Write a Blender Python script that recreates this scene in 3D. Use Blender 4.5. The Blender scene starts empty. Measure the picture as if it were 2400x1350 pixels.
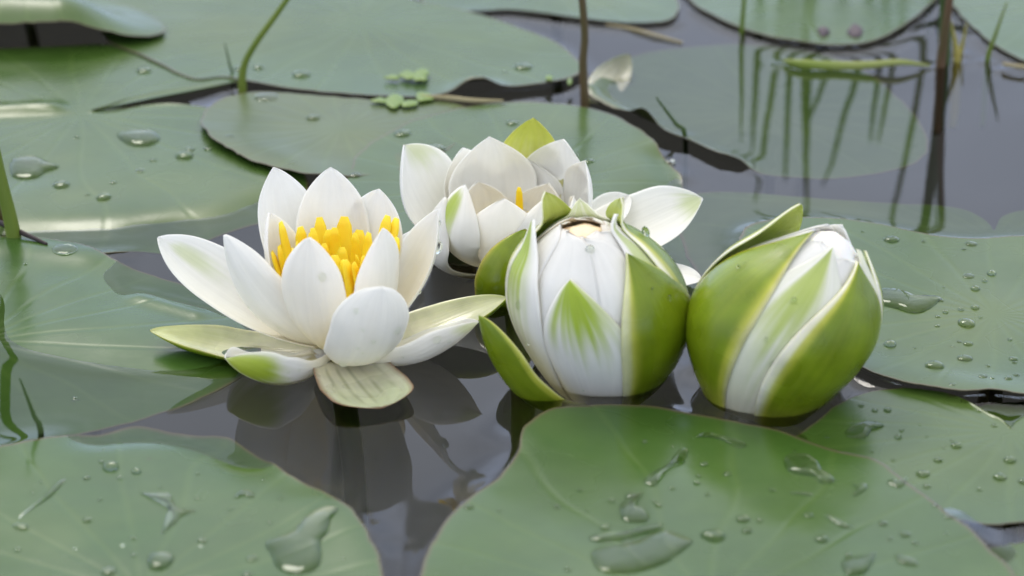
import bpy, math, random
import numpy as np
from mathutils import Vector, Matrix, noise as mnoise

random.seed(7); np.random.seed(7)
R = math.radians
scene = bpy.context.scene
col = scene.collection

# ------------------------------------------------------------------ camera
PITCH = R(24.0); DIST = 1.0; LENS = 100.0
FPX = 2400 / 36.0 * LENS
CAM = Vector((0, -math.cos(PITCH) * DIST, math.sin(PITCH) * DIST))
cam_d = bpy.data.cameras.new('camera'); cam = bpy.data.objects.new('camera', cam_d)
col.objects.link(cam); scene.camera = cam
cam.location = CAM; cam.rotation_euler = (math.pi / 2 - PITCH, 0, 0)
cam_d.lens = LENS; cam_d.sensor_width = 36; cam_d.clip_start = 0.01; cam_d.clip_end = 300
cam_d.dof.use_dof = True; cam_d.dof.focus_distance = 0.975; cam_d.dof.aperture_fstop = 10.5
cam_d.dof.aperture_blades = 0

# ------------------------------------------------------------------ sky, sun, exposure
SUN_AZ, SUN_EL = R(-18.0), R(48.0)          # azimuth from +Y towards +X
world = bpy.data.worlds.new('World'); scene.world = world; world.use_nodes = True
wn = world.node_tree; wn.nodes.clear()
wo = wn.nodes.new('ShaderNodeOutputWorld'); bg = wn.nodes.new('ShaderNodeBackground')
sky = wn.nodes.new('ShaderNodeTexSky'); sky.sky_type = 'NISHITA'; sky.sun_disc = False
sky.sun_elevation = SUN_EL; sky.sun_rotation = SUN_AZ
sky.air_density = 1.0; sky.dust_density = 2.0; sky.ozone_density = 1.0
# overcast: the clear sky's colour is greyed by cloud and its brightness broken up by soft cloud masses
hs = wn.nodes.new('ShaderNodeHueSaturation'); hs.inputs['Saturation'].default_value = 0.6
tc = wn.nodes.new('ShaderNodeTexCoord'); mp = wn.nodes.new('ShaderNodeMapping')
mp.inputs['Scale'].default_value = (1.0, 1.0, 2.2); mp.inputs['Location'].default_value = (0.35, 0.1, 0)
nz = wn.nodes.new('ShaderNodeTexNoise'); nz.inputs['Scale'].default_value = 2.6
nz.inputs['Detail'].default_value = 5; nz.inputs['Roughness'].default_value = 0.5
cr = wn.nodes.new('ShaderNodeMapRange'); cr.inputs['From Min'].default_value = 0.3; cr.inputs['From Max'].default_value = 0.7
cr.inputs['To Min'].default_value = 0.62; cr.inputs['To Max'].default_value = 1.3
mx = wn.nodes.new('ShaderNodeVectorMath'); mx.operation = 'SCALE'
L = wn.links.new
L(sky.outputs[0], hs.inputs['Color']); L(tc.outputs['Generated'], mp.inputs[0]); L(mp.outputs[0], nz.inputs['Vector'])
# the cloud layer: blue-grey low down, whiter and brighter overhead
gz = wn.nodes.new('ShaderNodeSeparateXYZ'); L(tc.outputs['Generated'], gz.inputs[0])
gr = wn.nodes.new('ShaderNodeValToRGB'); ge_ = gr.color_ramp.elements
ge_[0].position = 0.15; ge_[0].color = (0.56, 0.69, 1.0, 1); ge_[1].position = 0.8; ge_[1].color = (0.92, 0.905, 0.87, 1)
L(gz.outputs[2], gr.inputs[0])
gs = wn.nodes.new('ShaderNodeVectorMath'); gs.operation = 'SCALE'; L(gr.outputs[0], gs.inputs[0])
# the sun behind the cloud brightens the side of the sky it stands on
dt = wn.nodes.new('ShaderNodeVectorMath'); dt.operation = 'DOT_PRODUCT'; L(tc.outputs['Generated'], dt.inputs[0])
dt.inputs[1].default_value = (math.sin(SUN_AZ) * math.cos(SUN_EL), math.cos(SUN_AZ) * math.cos(SUN_EL), math.sin(SUN_EL))
gm = wn.nodes.new('ShaderNodeMapRange'); gm.interpolation_type = 'SMOOTHSTEP'; gm.inputs['From Min'].default_value = -0.4; gm.inputs['From Max'].default_value = 1.0
gm.inputs['To Min'].default_value = 7.4; gm.inputs['To Max'].default_value = 9.6; L(dt.outputs['Value'], gm.inputs['Value']); L(gm.outputs[0], gs.inputs['Scale'])
ov = wn.nodes.new('ShaderNodeMixRGB'); ov.inputs[0].default_value = 0.88; L(gs.outputs[0], ov.inputs[2])
L(nz.outputs['Fac'], cr.inputs['Value']); L(hs.outputs[0], ov.inputs[1]); L(ov.outputs[0], mx.inputs[0]); L(cr.outputs[0], mx.inputs['Scale'])
L(mx.outputs[0], bg.inputs['Color']); L(bg.outputs[0], wo.inputs['Surface'])
bg.inputs['Strength'].default_value = 0.15
sun_d = bpy.data.lights.new('sun', 'SUN'); sun_d.energy = 0.8; sun_d.angle = R(18); sun_d.color = (1.0, 0.95, 0.86)
sun = bpy.data.objects.new('sun', sun_d); col.objects.link(sun)
sdir = Vector((math.sin(SUN_AZ) * math.cos(SUN_EL), math.cos(SUN_AZ) * math.cos(SUN_EL), math.sin(SUN_EL)))
sun.rotation_euler = (-sdir).to_track_quat('-Z', 'Y').to_euler()
sun.location = sdir * 5
vs = scene.view_settings
vs.view_transform = 'Standard'; vs.look = 'None'; vs.gamma = 1.0; vs.use_curve_mapping = False; vs.exposure = 0.45
cy = scene.cycles
cy.max_bounces = 14; cy.diffuse_bounces = 4; cy.glossy_bounces = 6; cy.transmission_bounces = 8; cy.transparent_max_bounces = 16
cy.caustics_reflective = True; cy.caustics_refractive = True; cy.use_denoising = True
cy.sample_clamp_indirect = 6.0; cy.blur_glossy = 0.3

# ------------------------------------------------------------------ helpers: pixels of the photo to points on the pond
def ray(px, py):
    f = Vector((0, math.cos(PITCH), -math.sin(PITCH))); u = Vector((0, math.sin(PITCH), math.cos(PITCH)))
    return f + Vector((1, 0, 0)) * ((px - 1200) / FPX) + u * ((675 - py) / FPX)
def G(px, py, z=0.0):                                   # where that pixel's ray meets the level z
    d = ray(px, py); return CAM + d * ((z - CAM.z) / d.z)
def V(px, py, Y):                                       # where it meets the upright plane y = Y
    d = ray(px, py); return CAM + d * ((Y - CAM.y) / d.y)
def A(v): return np.array(v, dtype=float)
def nrm(v):
    n = np.linalg.norm(v); return v / n if n > 1e-12 else v
def smooth(a, b, x):
    t = np.clip((np.asarray(x, float) - a) / (b - a), 0, 1); return t * t * (3 - 2 * t)
def tag(o, label=None, cat=None, group=None, kind=None):
    if label: o['label'] = label
    if cat: o['category'] = cat
    if group: o['group'] = group
    if kind: o['kind'] = kind
    return o
def empty(name, loc=(0, 0, 0)):
    o = bpy.data.objects.new(name, None); o.location = loc; o.empty_display_size = 0.01; col.objects.link(o); return o
def link_mesh(name, me, m, parent=None):
    o = bpy.data.objects.new(name, me); col.objects.link(o)
    if m and not me.materials: me.materials.append(m)
    if parent is not None:
        o.parent = parent; o.matrix_parent_inverse = Matrix.Translation(-parent.location)
    return o
def mesh_np(name, v, faces, uv=None, colr=None, smooth_sh=True):
    me = bpy.data.meshes.new(name); me.from_pydata(v.tolist() if hasattr(v, 'tolist') else v, [], faces)
    if smooth_sh: me.polygons.foreach_set('use_smooth', [True] * len(me.polygons))
    vi = np.empty(len(me.loops), dtype=np.int32); me.loops.foreach_get('vertex_index', vi)
    if uv is not None:
        l = me.uv_layers.new(name='UVMap'); l.data.foreach_set('uv', np.asarray(uv, np.float32)[vi].ravel())
    if colr is not None:
        a = me.color_attributes.new('Col', 'FLOAT_COLOR', 'POINT')
        a.data.foreach_set('color', np.concatenate([colr, np.ones((len(colr), 1))], 1).astype(np.float32).ravel())
    me.update(); return me
def catmull(P, n, closed=False):
    P = np.asarray(P, float); N = len(P); out = []
    segs = N if closed else N - 1
    for i in range(segs):
        if closed: p0, p1, p2, p3 = P[(i - 1) % N], P[i], P[(i + 1) % N], P[(i + 2) % N]
        else: p0, p1, p2, p3 = P[max(i - 1, 0)], P[i], P[i + 1], P[min(i + 2, N - 1)]
        for t in np.linspace(0, 1, n, endpoint=False):
            out.append(0.5 * (2 * p1 + (p2 - p0) * t + (2 * p0 - 5 * p1 + 4 * p2 - p3) * t * t + (3 * p1 - p0 - 3 * p2 + p3) * t ** 3))
    if not closed: out.append(P[-1])
    return np.array(out)
def resample(P, n, closed=False):
    Q = np.vstack([P, P[:1]]) if closed else P
    d = np.concatenate([[0], np.cumsum(np.linalg.norm(np.diff(Q, axis=0), axis=1))])
    s = np.linspace(0, d[-1], n, endpoint=not closed)
    return np.stack([np.interp(s, d, Q[:, k]) for k in range(Q.shape[1])], 1)

def ccw(W):
    x, y = W[:, 0], W[:, 1]; return W if np.sum(x * np.roll(y, -1) - np.roll(x, -1) * y) > 0 else W[::-1]

# ------------------------------------------------------------------ materials
def mat(name):
    m = bpy.data.materials.new(name); m.use_nodes = True; nt = m.node_tree
    return m, nt, nt.nodes['Principled BSDF']
def node(nt, t, **kw):
    n = nt.nodes.new(t)
    for k, v in kw.items():
        if k in n.inputs: n.inputs[k].default_value = v
        else: setattr(n, k, v)
    return n

def petal_material():
    m, nt, p = mat('petal'); K = nt.links.new
    a = node(nt, 'ShaderNodeAttribute', attribute_name='Col')
    tcn = node(nt, 'ShaderNodeTexCoord')
    n1 = node(nt, 'ShaderNodeTexNoise', Scale=140.0, Detail=4.0)
    K(tcn.outputs['Object'], n1.inputs['Vector'])
    r1 = node(nt, 'ShaderNodeMapRange'); r1.inputs['To Min'].default_value = 0.93; r1.inputs['To Max'].default_value = 1.05
    K(n1.outputs['Fac'], r1.inputs['Value'])
    mu = node(nt, 'ShaderNodeVectorMath', operation='SCALE'); K(a.outputs['Color'], mu.inputs[0]); K(r1.outputs[0], mu.inputs['Scale'])
    K(mu.outputs[0], p.inputs['Base Color'])
    # long faint veins raised along the petal
    uvn = node(nt, 'ShaderNodeUVMap', uv_map='UVMap')
    mp_ = node(nt, 'ShaderNodeMapping'); mp_.inputs['Scale'].default_value = (34, 1.6, 1); K(uvn.outputs[0], mp_.inputs[0])
    n2 = node(nt, 'ShaderNodeTexNoise', Scale=1.0, Detail=3.0); K(mp_.outputs[0], n2.inputs['Vector'])
    b = node(nt, 'ShaderNodeBump', Strength=0.22, Distance=0.0006); K(n2.outputs['Fac'], b.inputs['Height']); K(b.outputs[0], p.inputs['Normal'])
    p.inputs['Subsurface Weight'].default_value = 0.5
    p.inputs['Subsurface Radius'].default_value = (1.0, 0.97, 0.86); p.inputs['Subsurface Scale'].default_value = 0.004
    p.inputs['Roughness'].default_value = 0.42; p.inputs['IOR'].default_value = 1.4
    p.inputs['Specular IOR Level'].default_value = 0.4
    return m
def sepal_material():
    m, nt, p = mat('sepal'); K = nt.links.new
    a = node(nt, 'ShaderNodeAttribute', attribute_name='Col')
    tcn = node(nt, 'ShaderNodeTexCoord')
    n1 = node(nt, 'ShaderNodeTexNoise', Scale=90.0, Detail=5.0); K(tcn.outputs['Object'], n1.inputs['Vector'])
    r1 = node(nt, 'ShaderNodeMapRange'); r1.inputs['From Min'].default_value = 0.3; r1.inputs['From Max'].default_value = 0.7
    r1.inputs['To Min'].default_value = 0.8; r1.inputs['To Max'].default_value = 1.12; K(n1.outputs['Fac'], r1.inputs['Value'])
    # tiny dark specks
    vo = node(nt, 'ShaderNodeTexVoronoi', Scale=260.0); K(tcn.outputs['Object'], vo.inputs['Vector'])
    n3 = node(nt, 'ShaderNodeTexNoise', Scale=60.0); K(tcn.outputs['Object'], n3.inputs['Vector'])
    ra = node(nt, 'ShaderNodeMath', operation='ADD'); K(vo.outputs['Distance'], ra.inputs[0]); K(n3.outputs['Fac'], ra.inputs[1])
    rs = node(nt, 'ShaderNodeMapRange'); rs.inputs['From Min'].default_value = 0.36; rs.inputs['From Max'].default_value = 0.42
    rs.inputs['To Min'].default_value = 0.25; K(ra.outputs[0], rs.inputs['Value'])
    mm = node(nt, 'ShaderNodeMath', operation='MULTIPLY'); K(r1.outputs[0], mm.inputs[0]); K(rs.outputs[0], mm.inputs[1])
    mu = node(nt, 'ShaderNodeVectorMath', operation='SCALE'); K(a.outputs['Color'], mu.inputs[0]); K(mm.outputs[0], mu.inputs['Scale'])
    K(mu.outputs[0], p.inputs['Base Color'])
    uvn = node(nt, 'ShaderNodeUVMap', uv_map='UVMap')
    mp_ = node(nt, 'ShaderNodeMapping'); mp_.inputs['Scale'].default_value = (26, 2.0, 1); K(uvn.outputs[0], mp_.inputs[0])
    n2 = node(nt, 'ShaderNodeTexNoise', Scale=1.0, Detail=3.0); K(mp_.outputs[0], n2.inputs['Vector'])
    b = node(nt, 'ShaderNodeBump', Strength=0.22, Distance=0.0006); K(n2.outputs['Fac'], b.inputs['Height']); K(b.outputs[0], p.inputs['Normal'])
    n4 = node(nt, 'ShaderNodeTexNoise', Scale=45.0, Detail=2.0); K(tcn.outputs['Object'], n4.inputs['Vector'])
    rr = node(nt, 'ShaderNodeMapRange'); rr.inputs['From Min'].default_value = 0.42; rr.inputs['From Max'].default_value = 0.56
    rr.inputs['To Min'].default_value = 0.10; rr.inputs['To Max'].default_value = 0.36; K(n4.outputs['Fac'], rr.inputs['Value']); K(rr.outputs[0], p.inputs['Roughness'])
    p.inputs['Subsurface Weight'].default_value = 0.25
    p.inputs['Subsurface Radius'].default_value = (0.8, 1.0, 0.2); p.inputs['Subsurface Scale'].default_value = 0.002
    p.inputs['IOR'].default_value = 1.42
    return m
def leaf_material(name, tint=(1, 1, 1), rough=(0.2, 0.34), veins=20):
    m, nt, p = mat(name); K = nt.links.new
    tcn = node(nt, 'ShaderNodeTexCoord'); uvn = node(nt, 'ShaderNodeUVMap', uv_map='UVMap')
    a = node(nt, 'ShaderNodeAttribute', attribute_name='Col')
    sx = node(nt, 'ShaderNodeSeparateXYZ'); K(uvn.outputs[0], sx.inputs[0])
    # radial veins: distance in angle to the nearest vein, measured as a width that narrows outwards
    wob = node(nt, 'ShaderNodeTexNoise', Scale=16.0, Detail=1.0); K(tcn.outputs['Object'], wob.inputs['Vector'])
    wv = node(nt, 'ShaderNodeMath', operation='MULTIPLY_ADD'); K(wob.outputs['Fac'], wv.inputs[0]); wv.inputs[1].default_value = 0.04; K(sx.outputs[0], wv.inputs[2])
    mu = node(nt, 'ShaderNodeMath', operation='MULTIPLY'); mu.inputs[1].default_value = veins; K(wv.outputs[0], mu.inputs[0])
    pp = node(nt, 'ShaderNodeMath', operation='PINGPONG'); pp.inputs[1].default_value = 0.5; K(mu.outputs[0], pp.inputs[0])
    wr = node(nt, 'ShaderNodeMath', operation='MULTIPLY'); K(pp.outputs[0], wr.inputs[0]); K(sx.outputs[1], wr.inputs[1])
    vr = node(nt, 'ShaderNodeMapRange', interpolation_type='SMOOTHSTEP'); vr.inputs['From Max'].default_value = 0.07
    vr.inputs['To Min'].default_value = 1.0; vr.inputs['To Max'].default_value = 0.0; K(wr.outputs[0], vr.inputs['Value'])
    # blotches of bloom
    n1 = node(nt, 'ShaderNodeTexNoise', Scale=18.0, Detail=5.0, Roughness=0.6); K(tcn.outputs['Object'], n1.inputs['Vector'])
    n2 = node(nt, 'ShaderNodeTexNoise', Scale=120.0, Detail=4.0); K(tcn.outputs['Object'], n2.inputs['Vector'])
    ramp = node(nt, 'ShaderNodeValToRGB'); e = ramp.color_ramp.elements
    e[0].position = 0.3; e[1].position = 0.72
    e[0].color = (0.036 * tint[0], 0.078 * tint[1], 0.012 * tint[2], 1); e[1].color = (0.060 * tint[0], 0.112 * tint[1], 0.022 * tint[2], 1)
    ad = node(nt, 'ShaderNodeMath', operation='MULTIPLY_ADD'); ad.inputs[1].default_value = 0.25; K(n2.outputs['Fac'], ad.inputs[0])
    sb = node(nt, 'ShaderNodeMath', operation='SUBTRACT'); K(n1.outputs['Fac'], sb.inputs[0]); sb.inputs[1].default_value = 0.125; K(sb.outputs[0], ad.inputs[2])
    K(ad.outputs[0], ramp.inputs[0])
    mixv = node(nt, 'ShaderNodeMixRGB'); mixv.inputs[2].default_value = (0.115, 0.185, 0.04, 1)
    vf = node(nt, 'ShaderNodeMath', operation='MULTIPLY'); vf.inputs[1].default_value = 0.12; K(vr.outputs[0], vf.inputs[0])
    K(vf.outputs[0], mixv.inputs[0]); K(ramp.outputs[0], mixv.inputs[1])
    vo = node(nt, 'ShaderNodeTexVoronoi', Scale=70.0); K(tcn.outputs['Object'], vo.inputs['Vector'])
    n7 = node(nt, 'ShaderNodeTexNoise', Scale=30.0, Detail=3.0); K(tcn.outputs['Object'], n7.inputs['Vector'])
    sp = node(nt, 'ShaderNodeMath', operation='ADD'); K(vo.outputs['Distance'], sp.inputs[0]); K(n7.outputs['Fac'], sp.inputs[1])
    sr = node(nt, 'ShaderNodeMapRange'); sr.inputs['From Min'].default_value = 0.38; sr.inputs['From Max'].default_value = 0.47
    sr.inputs['To Min'].default_value = 0.75; sr.inputs['To Max'].default_value = 0.0; K(sp.outputs[0], sr.inputs['Value'])
    m8 = node(nt, 'ShaderNodeMixRGB'); m8.inputs[2].default_value = (0.05, 0.045, 0.02, 1); K(sr.outputs[0], m8.inputs[0]); K(mixv.outputs[0], m8.inputs[1])
    n9 = node(nt, 'ShaderNodeTexNoise', Scale=9.0, Detail=2.0); K(tcn.outputs['Object'], n9.inputs['Vector'])
    yr = node(nt, 'ShaderNodeMapRange'); yr.inputs['From Min'].default_value = 0.52; yr.inputs['From Max'].default_value = 0.75
    yr.inputs['To Max'].default_value = 0.3; K(n9.outputs['Fac'], yr.inputs['Value'])
    m9 = node(nt, 'ShaderNodeMixRGB'); m9.inputs[2].default_value = (0.12, 0.14, 0.03, 1); K(yr.outputs[0], m9.inputs[0]); K(m8.outputs[0], m9.inputs[1])
    # red-brown rim and underside (from the Col attribute: r = rim, g = underside)
    sc_ = node(nt, 'ShaderNodeSeparateXYZ'); K(a.outputs['Vector'], sc_.inputs[0])
    m3 = node(nt, 'ShaderNodeMixRGB'); m3.inputs[2].default_value = (0.12, 0.085, 0.055, 1); K(sc_.outputs[0], m3.inputs[0]); K(m9.outputs[0], m3.inputs[1])
    m4 = node(nt, 'ShaderNodeMixRGB'); m4.inputs[2].default_value = (0.06, 0.065, 0.018, 1); K(sc_.outputs[1], m4.inputs[0]); K(m3.outputs[0], m4.inputs[1])
    K(m4.outputs[0], p.inputs['Base Color'])
    # roughness patches: wet and waxy; no gloss of its own where the leaf lies under the water
    n3 = node(nt, 'ShaderNodeTexNoise', Scale=26.0, Detail=3.0); K(tcn.outputs['Object'], n3.inputs['Vector'])
    rr = node(nt, 'ShaderNodeMapRange'); rr.inputs['From Min'].default_value = 0.35; rr.inputs['From Max'].default_value = 0.65
    rr.inputs['To Min'].default_value = rough[0]; rr.inputs['To Max'].default_value = rough[1]; K(n3.outputs['Fac'], rr.inputs['Value']); K(rr.outputs[0], p.inputs['Roughness'])
    ge = node(nt, 'ShaderNodeNewGeometry'); sz = node(nt, 'ShaderNodeSeparateXYZ'); K(ge.outputs['Position'], sz.inputs[0])
    zr = node(nt, 'ShaderNodeMapRange'); zr.inputs['From Min'].default_value = -0.0001; zr.inputs['From Max'].default_value = 0.0001
    zr.inputs['To Min'].default_value = 0.02; zr.inputs['To Max'].default_value = 0.54; K(sz.outputs[2], zr.inputs['Value']); K(zr.outputs[0], p.inputs['Specular IOR Level'])
    p.inputs['IOR'].default_value = 1.42
    nb = node(nt, 'ShaderNodeMath', operation='MULTIPLY_ADD'); nb.inputs[1].default_value = -0.25; K(vr.outputs[0], nb.inputs[0]); K(n1.outputs['Fac'], nb.inputs[2])
    n5 = node(nt, 'ShaderNodeMath', operation='MULTIPLY_ADD'); n5.inputs[1].default_value = 0.12; K(n2.outputs['Fac'], n5.inputs[0]); K(nb.outputs[0], n5.inputs[2])
    b = node(nt, 'ShaderNodeBump', Strength=0.22, Distance=0.0012); K(n5.outputs[0], b.inputs['Height']); K(b.outputs[0], p.inputs['Normal'])
    return m
def water_material():
    m = bpy.data.materials.new('pond_water'); m.use_nodes = True; nt = m.node_tree; nt.nodes.clear(); K = nt.links.new
    o = node(nt, 'ShaderNodeOutputMaterial'); mixs = node(nt, 'ShaderNodeMixShader')
    tr = node(nt, 'ShaderNodeBsdfTransparent'); tr.inputs[0].default_value = (0.94, 0.95, 0.93, 1)
    gl = node(nt, 'ShaderNodeBsdfGlossy'); gl.inputs['Roughness'].default_value = 0.0; gl.inputs['Color'].default_value = (1, 1, 1, 1)
    fr = node(nt, 'ShaderNodeFresnel', IOR=1.333)
    tcn = node(nt, 'ShaderNodeTexCoord')
    K(fr.outputs[0], mixs.inputs[0]); K(tr.outputs[0], mixs.inputs[1]); K(gl.outputs[0], mixs.inputs[2]); K(mixs.outputs[0], o.inputs[0])
    return m
def drop_material():
    m = bpy.data.materials.new('drop_water'); m.use_nodes = True; nt = m.node_tree; nt.nodes.clear(); K = nt.links.new
    o = node(nt, 'ShaderNodeOutputMaterial'); g = node(nt, 'ShaderNodeBsdfGlass', IOR=1.333, Roughness=0.0)
    g.inputs['Color'].default_value = (0.98, 1, 0.97, 1); K(g.outputs[0], o.inputs[0]); return m
def plain(name, c1, c2=None, scale=60, rough=0.5, sss=0.0, stretch=None):
    m, nt, p = mat(name); K = nt.links.new
    tcn = node(nt, 'ShaderNodeTexCoord'); n1 = node(nt, 'ShaderNodeTexNoise', Scale=scale, Detail=4.0)
    if stretch:
        mp_ = node(nt, 'ShaderNodeMapping'); mp_.inputs['Scale'].default_value = stretch; K(tcn.outputs['Object'], mp_.inputs[0]); K(mp_.outputs[0], n1.inputs['Vector'])
    else: K(tcn.outputs['Object'], n1.inputs['Vector'])
    ramp = node(nt, 'ShaderNodeValToRGB'); e = ramp.color_ramp.elements; e[0].position = 0.3; e[1].position = 0.7
    e[0].color = (*c1, 1); e[1].color = (*(c2 or [x * 1.3 for x in c1]), 1)
    K(n1.outputs['Fac'], ramp.inputs[0]); K(ramp.outputs[0], p.inputs['Base Color'])
    p.inputs['Roughness'].default_value = rough
    if sss:
        p.inputs['Subsurface Weight'].default_value = sss; p.inputs['Subsurface Radius'].default_value = (1, .6, .2); p.inputs['Subsurface Scale'].default_value = 0.002
    return m
M_PETAL = petal_material(); M_SEPAL = sepal_material()
M_LEAF = leaf_material('leaf_blade')
M_LEAF_G = leaf_material('leaf_blade_grey', tint=(1.15, 0.95, 1.5), rough=(0.26, 0.4))
M_LEAF_Y = leaf_material('leaf_blade_fresh', tint=(0.88, 0.98, 0.95), rough=(0.17, 0.3))
M_WATER = water_material(); M_DROP = drop_material()
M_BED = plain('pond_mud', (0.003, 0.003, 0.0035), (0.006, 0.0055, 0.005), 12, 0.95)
M_STAMEN = plain('stamen', (0.90, 0.60, 0.012), (0.94, 0.74, 0.03), 150, 0.55, 0.25)
M_REED = plain('reed', (0.10, 0.16, 0.012), (0.17, 0.22, 0.03), 90, 0.45, 0, (1, 1, 0.15))
M_REED_D = plain('reed_dark', (0.035, 0.075, 0.012), (0.06, 0.10, 0.02), 90, 0.5, 0, (1, 1, 0.15))
M_REED_R = plain('reed_russet', (0.075, 0.075, 0.02), (0.13, 0.055, 0.03), 35, 0.5, 0, (1, 1, 0.6))
M_REED_Y = plain('reed_yellow', (0.28, 0.27, 0.03), (0.42, 0.34, 0.08), 60, 0.5)
M_BLADE = plain('floating_blade', (0.20, 0.28, 0.03), (0.35, 0.38, 0.12), 25, 0.45)
M_DEAD = plain('dead_stalk', (0.018, 0.010, 0.010), (0.04, 0.022, 0.018), 90, 0.6)
M_STRAW = plain('straw', (0.32, 0.27, 0.14), (0.42, 0.36, 0.2), 60, 0.6)
M_SCRAP = plain('scrap', (0.06, 0.05, 0.06), (0.12, 0.09, 0.10), 200, 0.7)
M_DUCK = plain('duckweed', (0.09, 0.17, 0.006), (0.14, 0.22, 0.012), 200, 0.4)
M_STALK = plain('flower_stalk', (0.07, 0.10, 0.02), (0.10, 0.08, 0.03), 60, 0.5)

# ------------------------------------------------------------------ lily pads
SOURCES = []            # (x, y, amplitude, reach) where the water climbs
LEAVES = {}
def fbm(x, y, s, seed):
    return np.array([mnoise.noise(Vector((a * s + seed * 7.3, b * s - seed * 3.1, seed * 1.7))) for a, b in zip(np.ravel(x), np.ravel(y))]).reshape(np.shape(x))
def seg_dist(x, y, p, q):
    dx, dy = q[0] - p[0], q[1] - p[1]; l2 = dx * dx + dy * dy + 1e-12
    t = np.clip(((x - p[0]) * dx + (y - p[1]) * dy) / l2, 0, 1)
    return np.hypot(x - p[0] - t * dx, y - p[1] - t * dy)
def lily_pad(key, label, outline, centre, z0=0.0014, wave=0.0006, wave_s=14, edge=0.0004, bumps=(), material=None,
             meniscus=0.0011, reach=0.004, seed=1, group=None, sharp=False):
    """outline and centre as pixels on the water; bumps: (px1,py1,px2,py2,sigma_m,height_m)"""
    zo = max(z0, 0.0); W = np.array([A(G(x, y, zo))[:2] for x, y in outline]); c = A(G(*centre, zo))[:2]
    W = ccw(W); o = resample(catmull(W, 14, True), 260, True)
    # a slightly ragged rim
    ang = np.arange(260) / 260 * 2 * math.pi
    wob = fbm(np.cos(ang) * 4, np.sin(ang) * 4, 2.0, seed + 11) * 0.0010 + fbm(np.cos(ang) * 14, np.sin(ang) * 14, 2.0, seed + 5) * 0.0004
    d = o - c; o = o + d / np.linalg.norm(d, axis=1, keepdims=True) * wob[:, None]
    rr = 1 - (1 - np.linspace(0, 1, 46)[1:]) ** 1.5
    B = [(A(G(b[0], b[1], zo))[:2], A(G(b[2], b[3], zo))[:2], b[4], b[5]) for b in bumps]
    def zf(x, y, r=0.5):
        z = z0 + wave * fbm(x, y, wave_s, seed) + 0.5 * wave * fbm(x, y, wave_s * 2.7, seed + 3) + edge * np.asarray(r) ** 6
        for p, q, s, h in B: z = z + h * np.exp(-(seg_dist(x, y, p, q) / s) ** 2)
        return z
    n = len(o); XY = c + (o[None] - c) * rr[:, None, None]          # rings x n x 2
    RR = np.repeat(rr[:, None], n, 1)
    Z = zf(XY[..., 0], XY[..., 1], RR)
    th = 0.0008 * (1 - 0.6 * RR ** 8)
    rings = len(rr)
    top = np.concatenate([XY, Z[..., None]], -1).reshape(-1, 3)
    bot = np.concatenate([XY, (Z - th)[..., None]], -1).reshape(-1, 3)
    cz = float(zf(np.array([c[0]]), np.array([c[1]]), 0)[0])
    v = np.vstack([top, bot, [[c[0], c[1], cz]], [[c[0], c[1], cz - 0.0008]]])
    T0, B0, ct, cb = 0, rings * n, 2 * rings * n, 2 * rings * n + 1
    f = []
    for k in range(n):
        k2 = (k + 1) % n
        f.append((ct, k, k2)); f.append((cb, B0 + k2, B0 + k))
        for j in range(rings - 1):
            a, b, e, g = j * n + k, j * n + k2, (j + 1) * n + k2, (j + 1) * n + k
            f.append((a, g, e, b)); f.append((B0 + a, B0 + b, B0 + e, B0 + g))
        a, b = (rings - 1) * n + k, (rings - 1) * n + k2
        f.append((a, B0 + a, B0 + b, b))
    dv = v[:, :2] - c; uv = np.stack([np.arctan2(dv[:, 1], dv[:, 0]) / (2 * math.pi) + 0.5, np.minimum(np.linalg.norm(dv, axis=1) / 0.09, 1)], 1)
    colr = np.zeros((len(v), 3)); rim = smooth(0.982, 1.0, RR).ravel(); colr[:B0, 0] = rim * 0.8; colr[B0:2 * B0, 0] = rim * 0.7; colr[B0:2 * B0, 1] = 0.75; colr[-1, 1] = 0.75
    me = mesh_np('lily_pad', v, f, uv, colr)
    # the angle coordinate jumps at its seam: shift the loops of the faces that cross it
    uvl = me.uv_layers[0].data; arr = np.empty(len(uvl) * 2, np.float32); uvl.foreach_get('uv', arr); arr = arr.reshape(-1, 2)
    ls = np.empty(len(me.polygons), np.int32); lt = np.empty(len(me.polygons), np.int32)
    me.polygons.foreach_get('loop_start', ls); me.polygons.foreach_get('loop_total', lt)
    for s, t in zip(ls, lt):
        u = arr[s:s + t, 0]
        if u.max() - u.min() > 0.5: arr[s:s + t, 0] = np.where(u < 0.5, u + 1, u)
    uvl.foreach_set('uv', arr.ravel())
    ob = empty('lily_pad', (c[0], c[1], 0)); tag(ob, label, 'leaf', group)
    link_mesh('blade', me, material or M_LEAF, ob)
    # petiole going down to the mud
    st = tube([(c[0], c[1], cz - 0.0004), (c[0] + 0.004, c[1] + 0.01, -0.06), (c[0] - 0.01, c[1] + 0.03, -0.20), (c[0] - 0.01, c[1] + 0.03, -0.352)], [0.0025] * 4, 8)
    link_mesh('leaf_stalk', st, M_STALK, ob)
    ez = Z[-1]
    for k in range(n):
        if ez[k] > 0.0: SOURCES.append((o[k, 0], o[k, 1], min(meniscus, max(ez[k] - 0.0003, 0.0)), reach, len(LEAVES)))
    near = np.abs(Z) < 0.00012
    for x, y in XY[near]: SOURCES.append((x, y, 0.0004, 0.003))
    LEAVES[key] = dict(zf=zf, c=c, o=o, z0=z0); return ob
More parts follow.
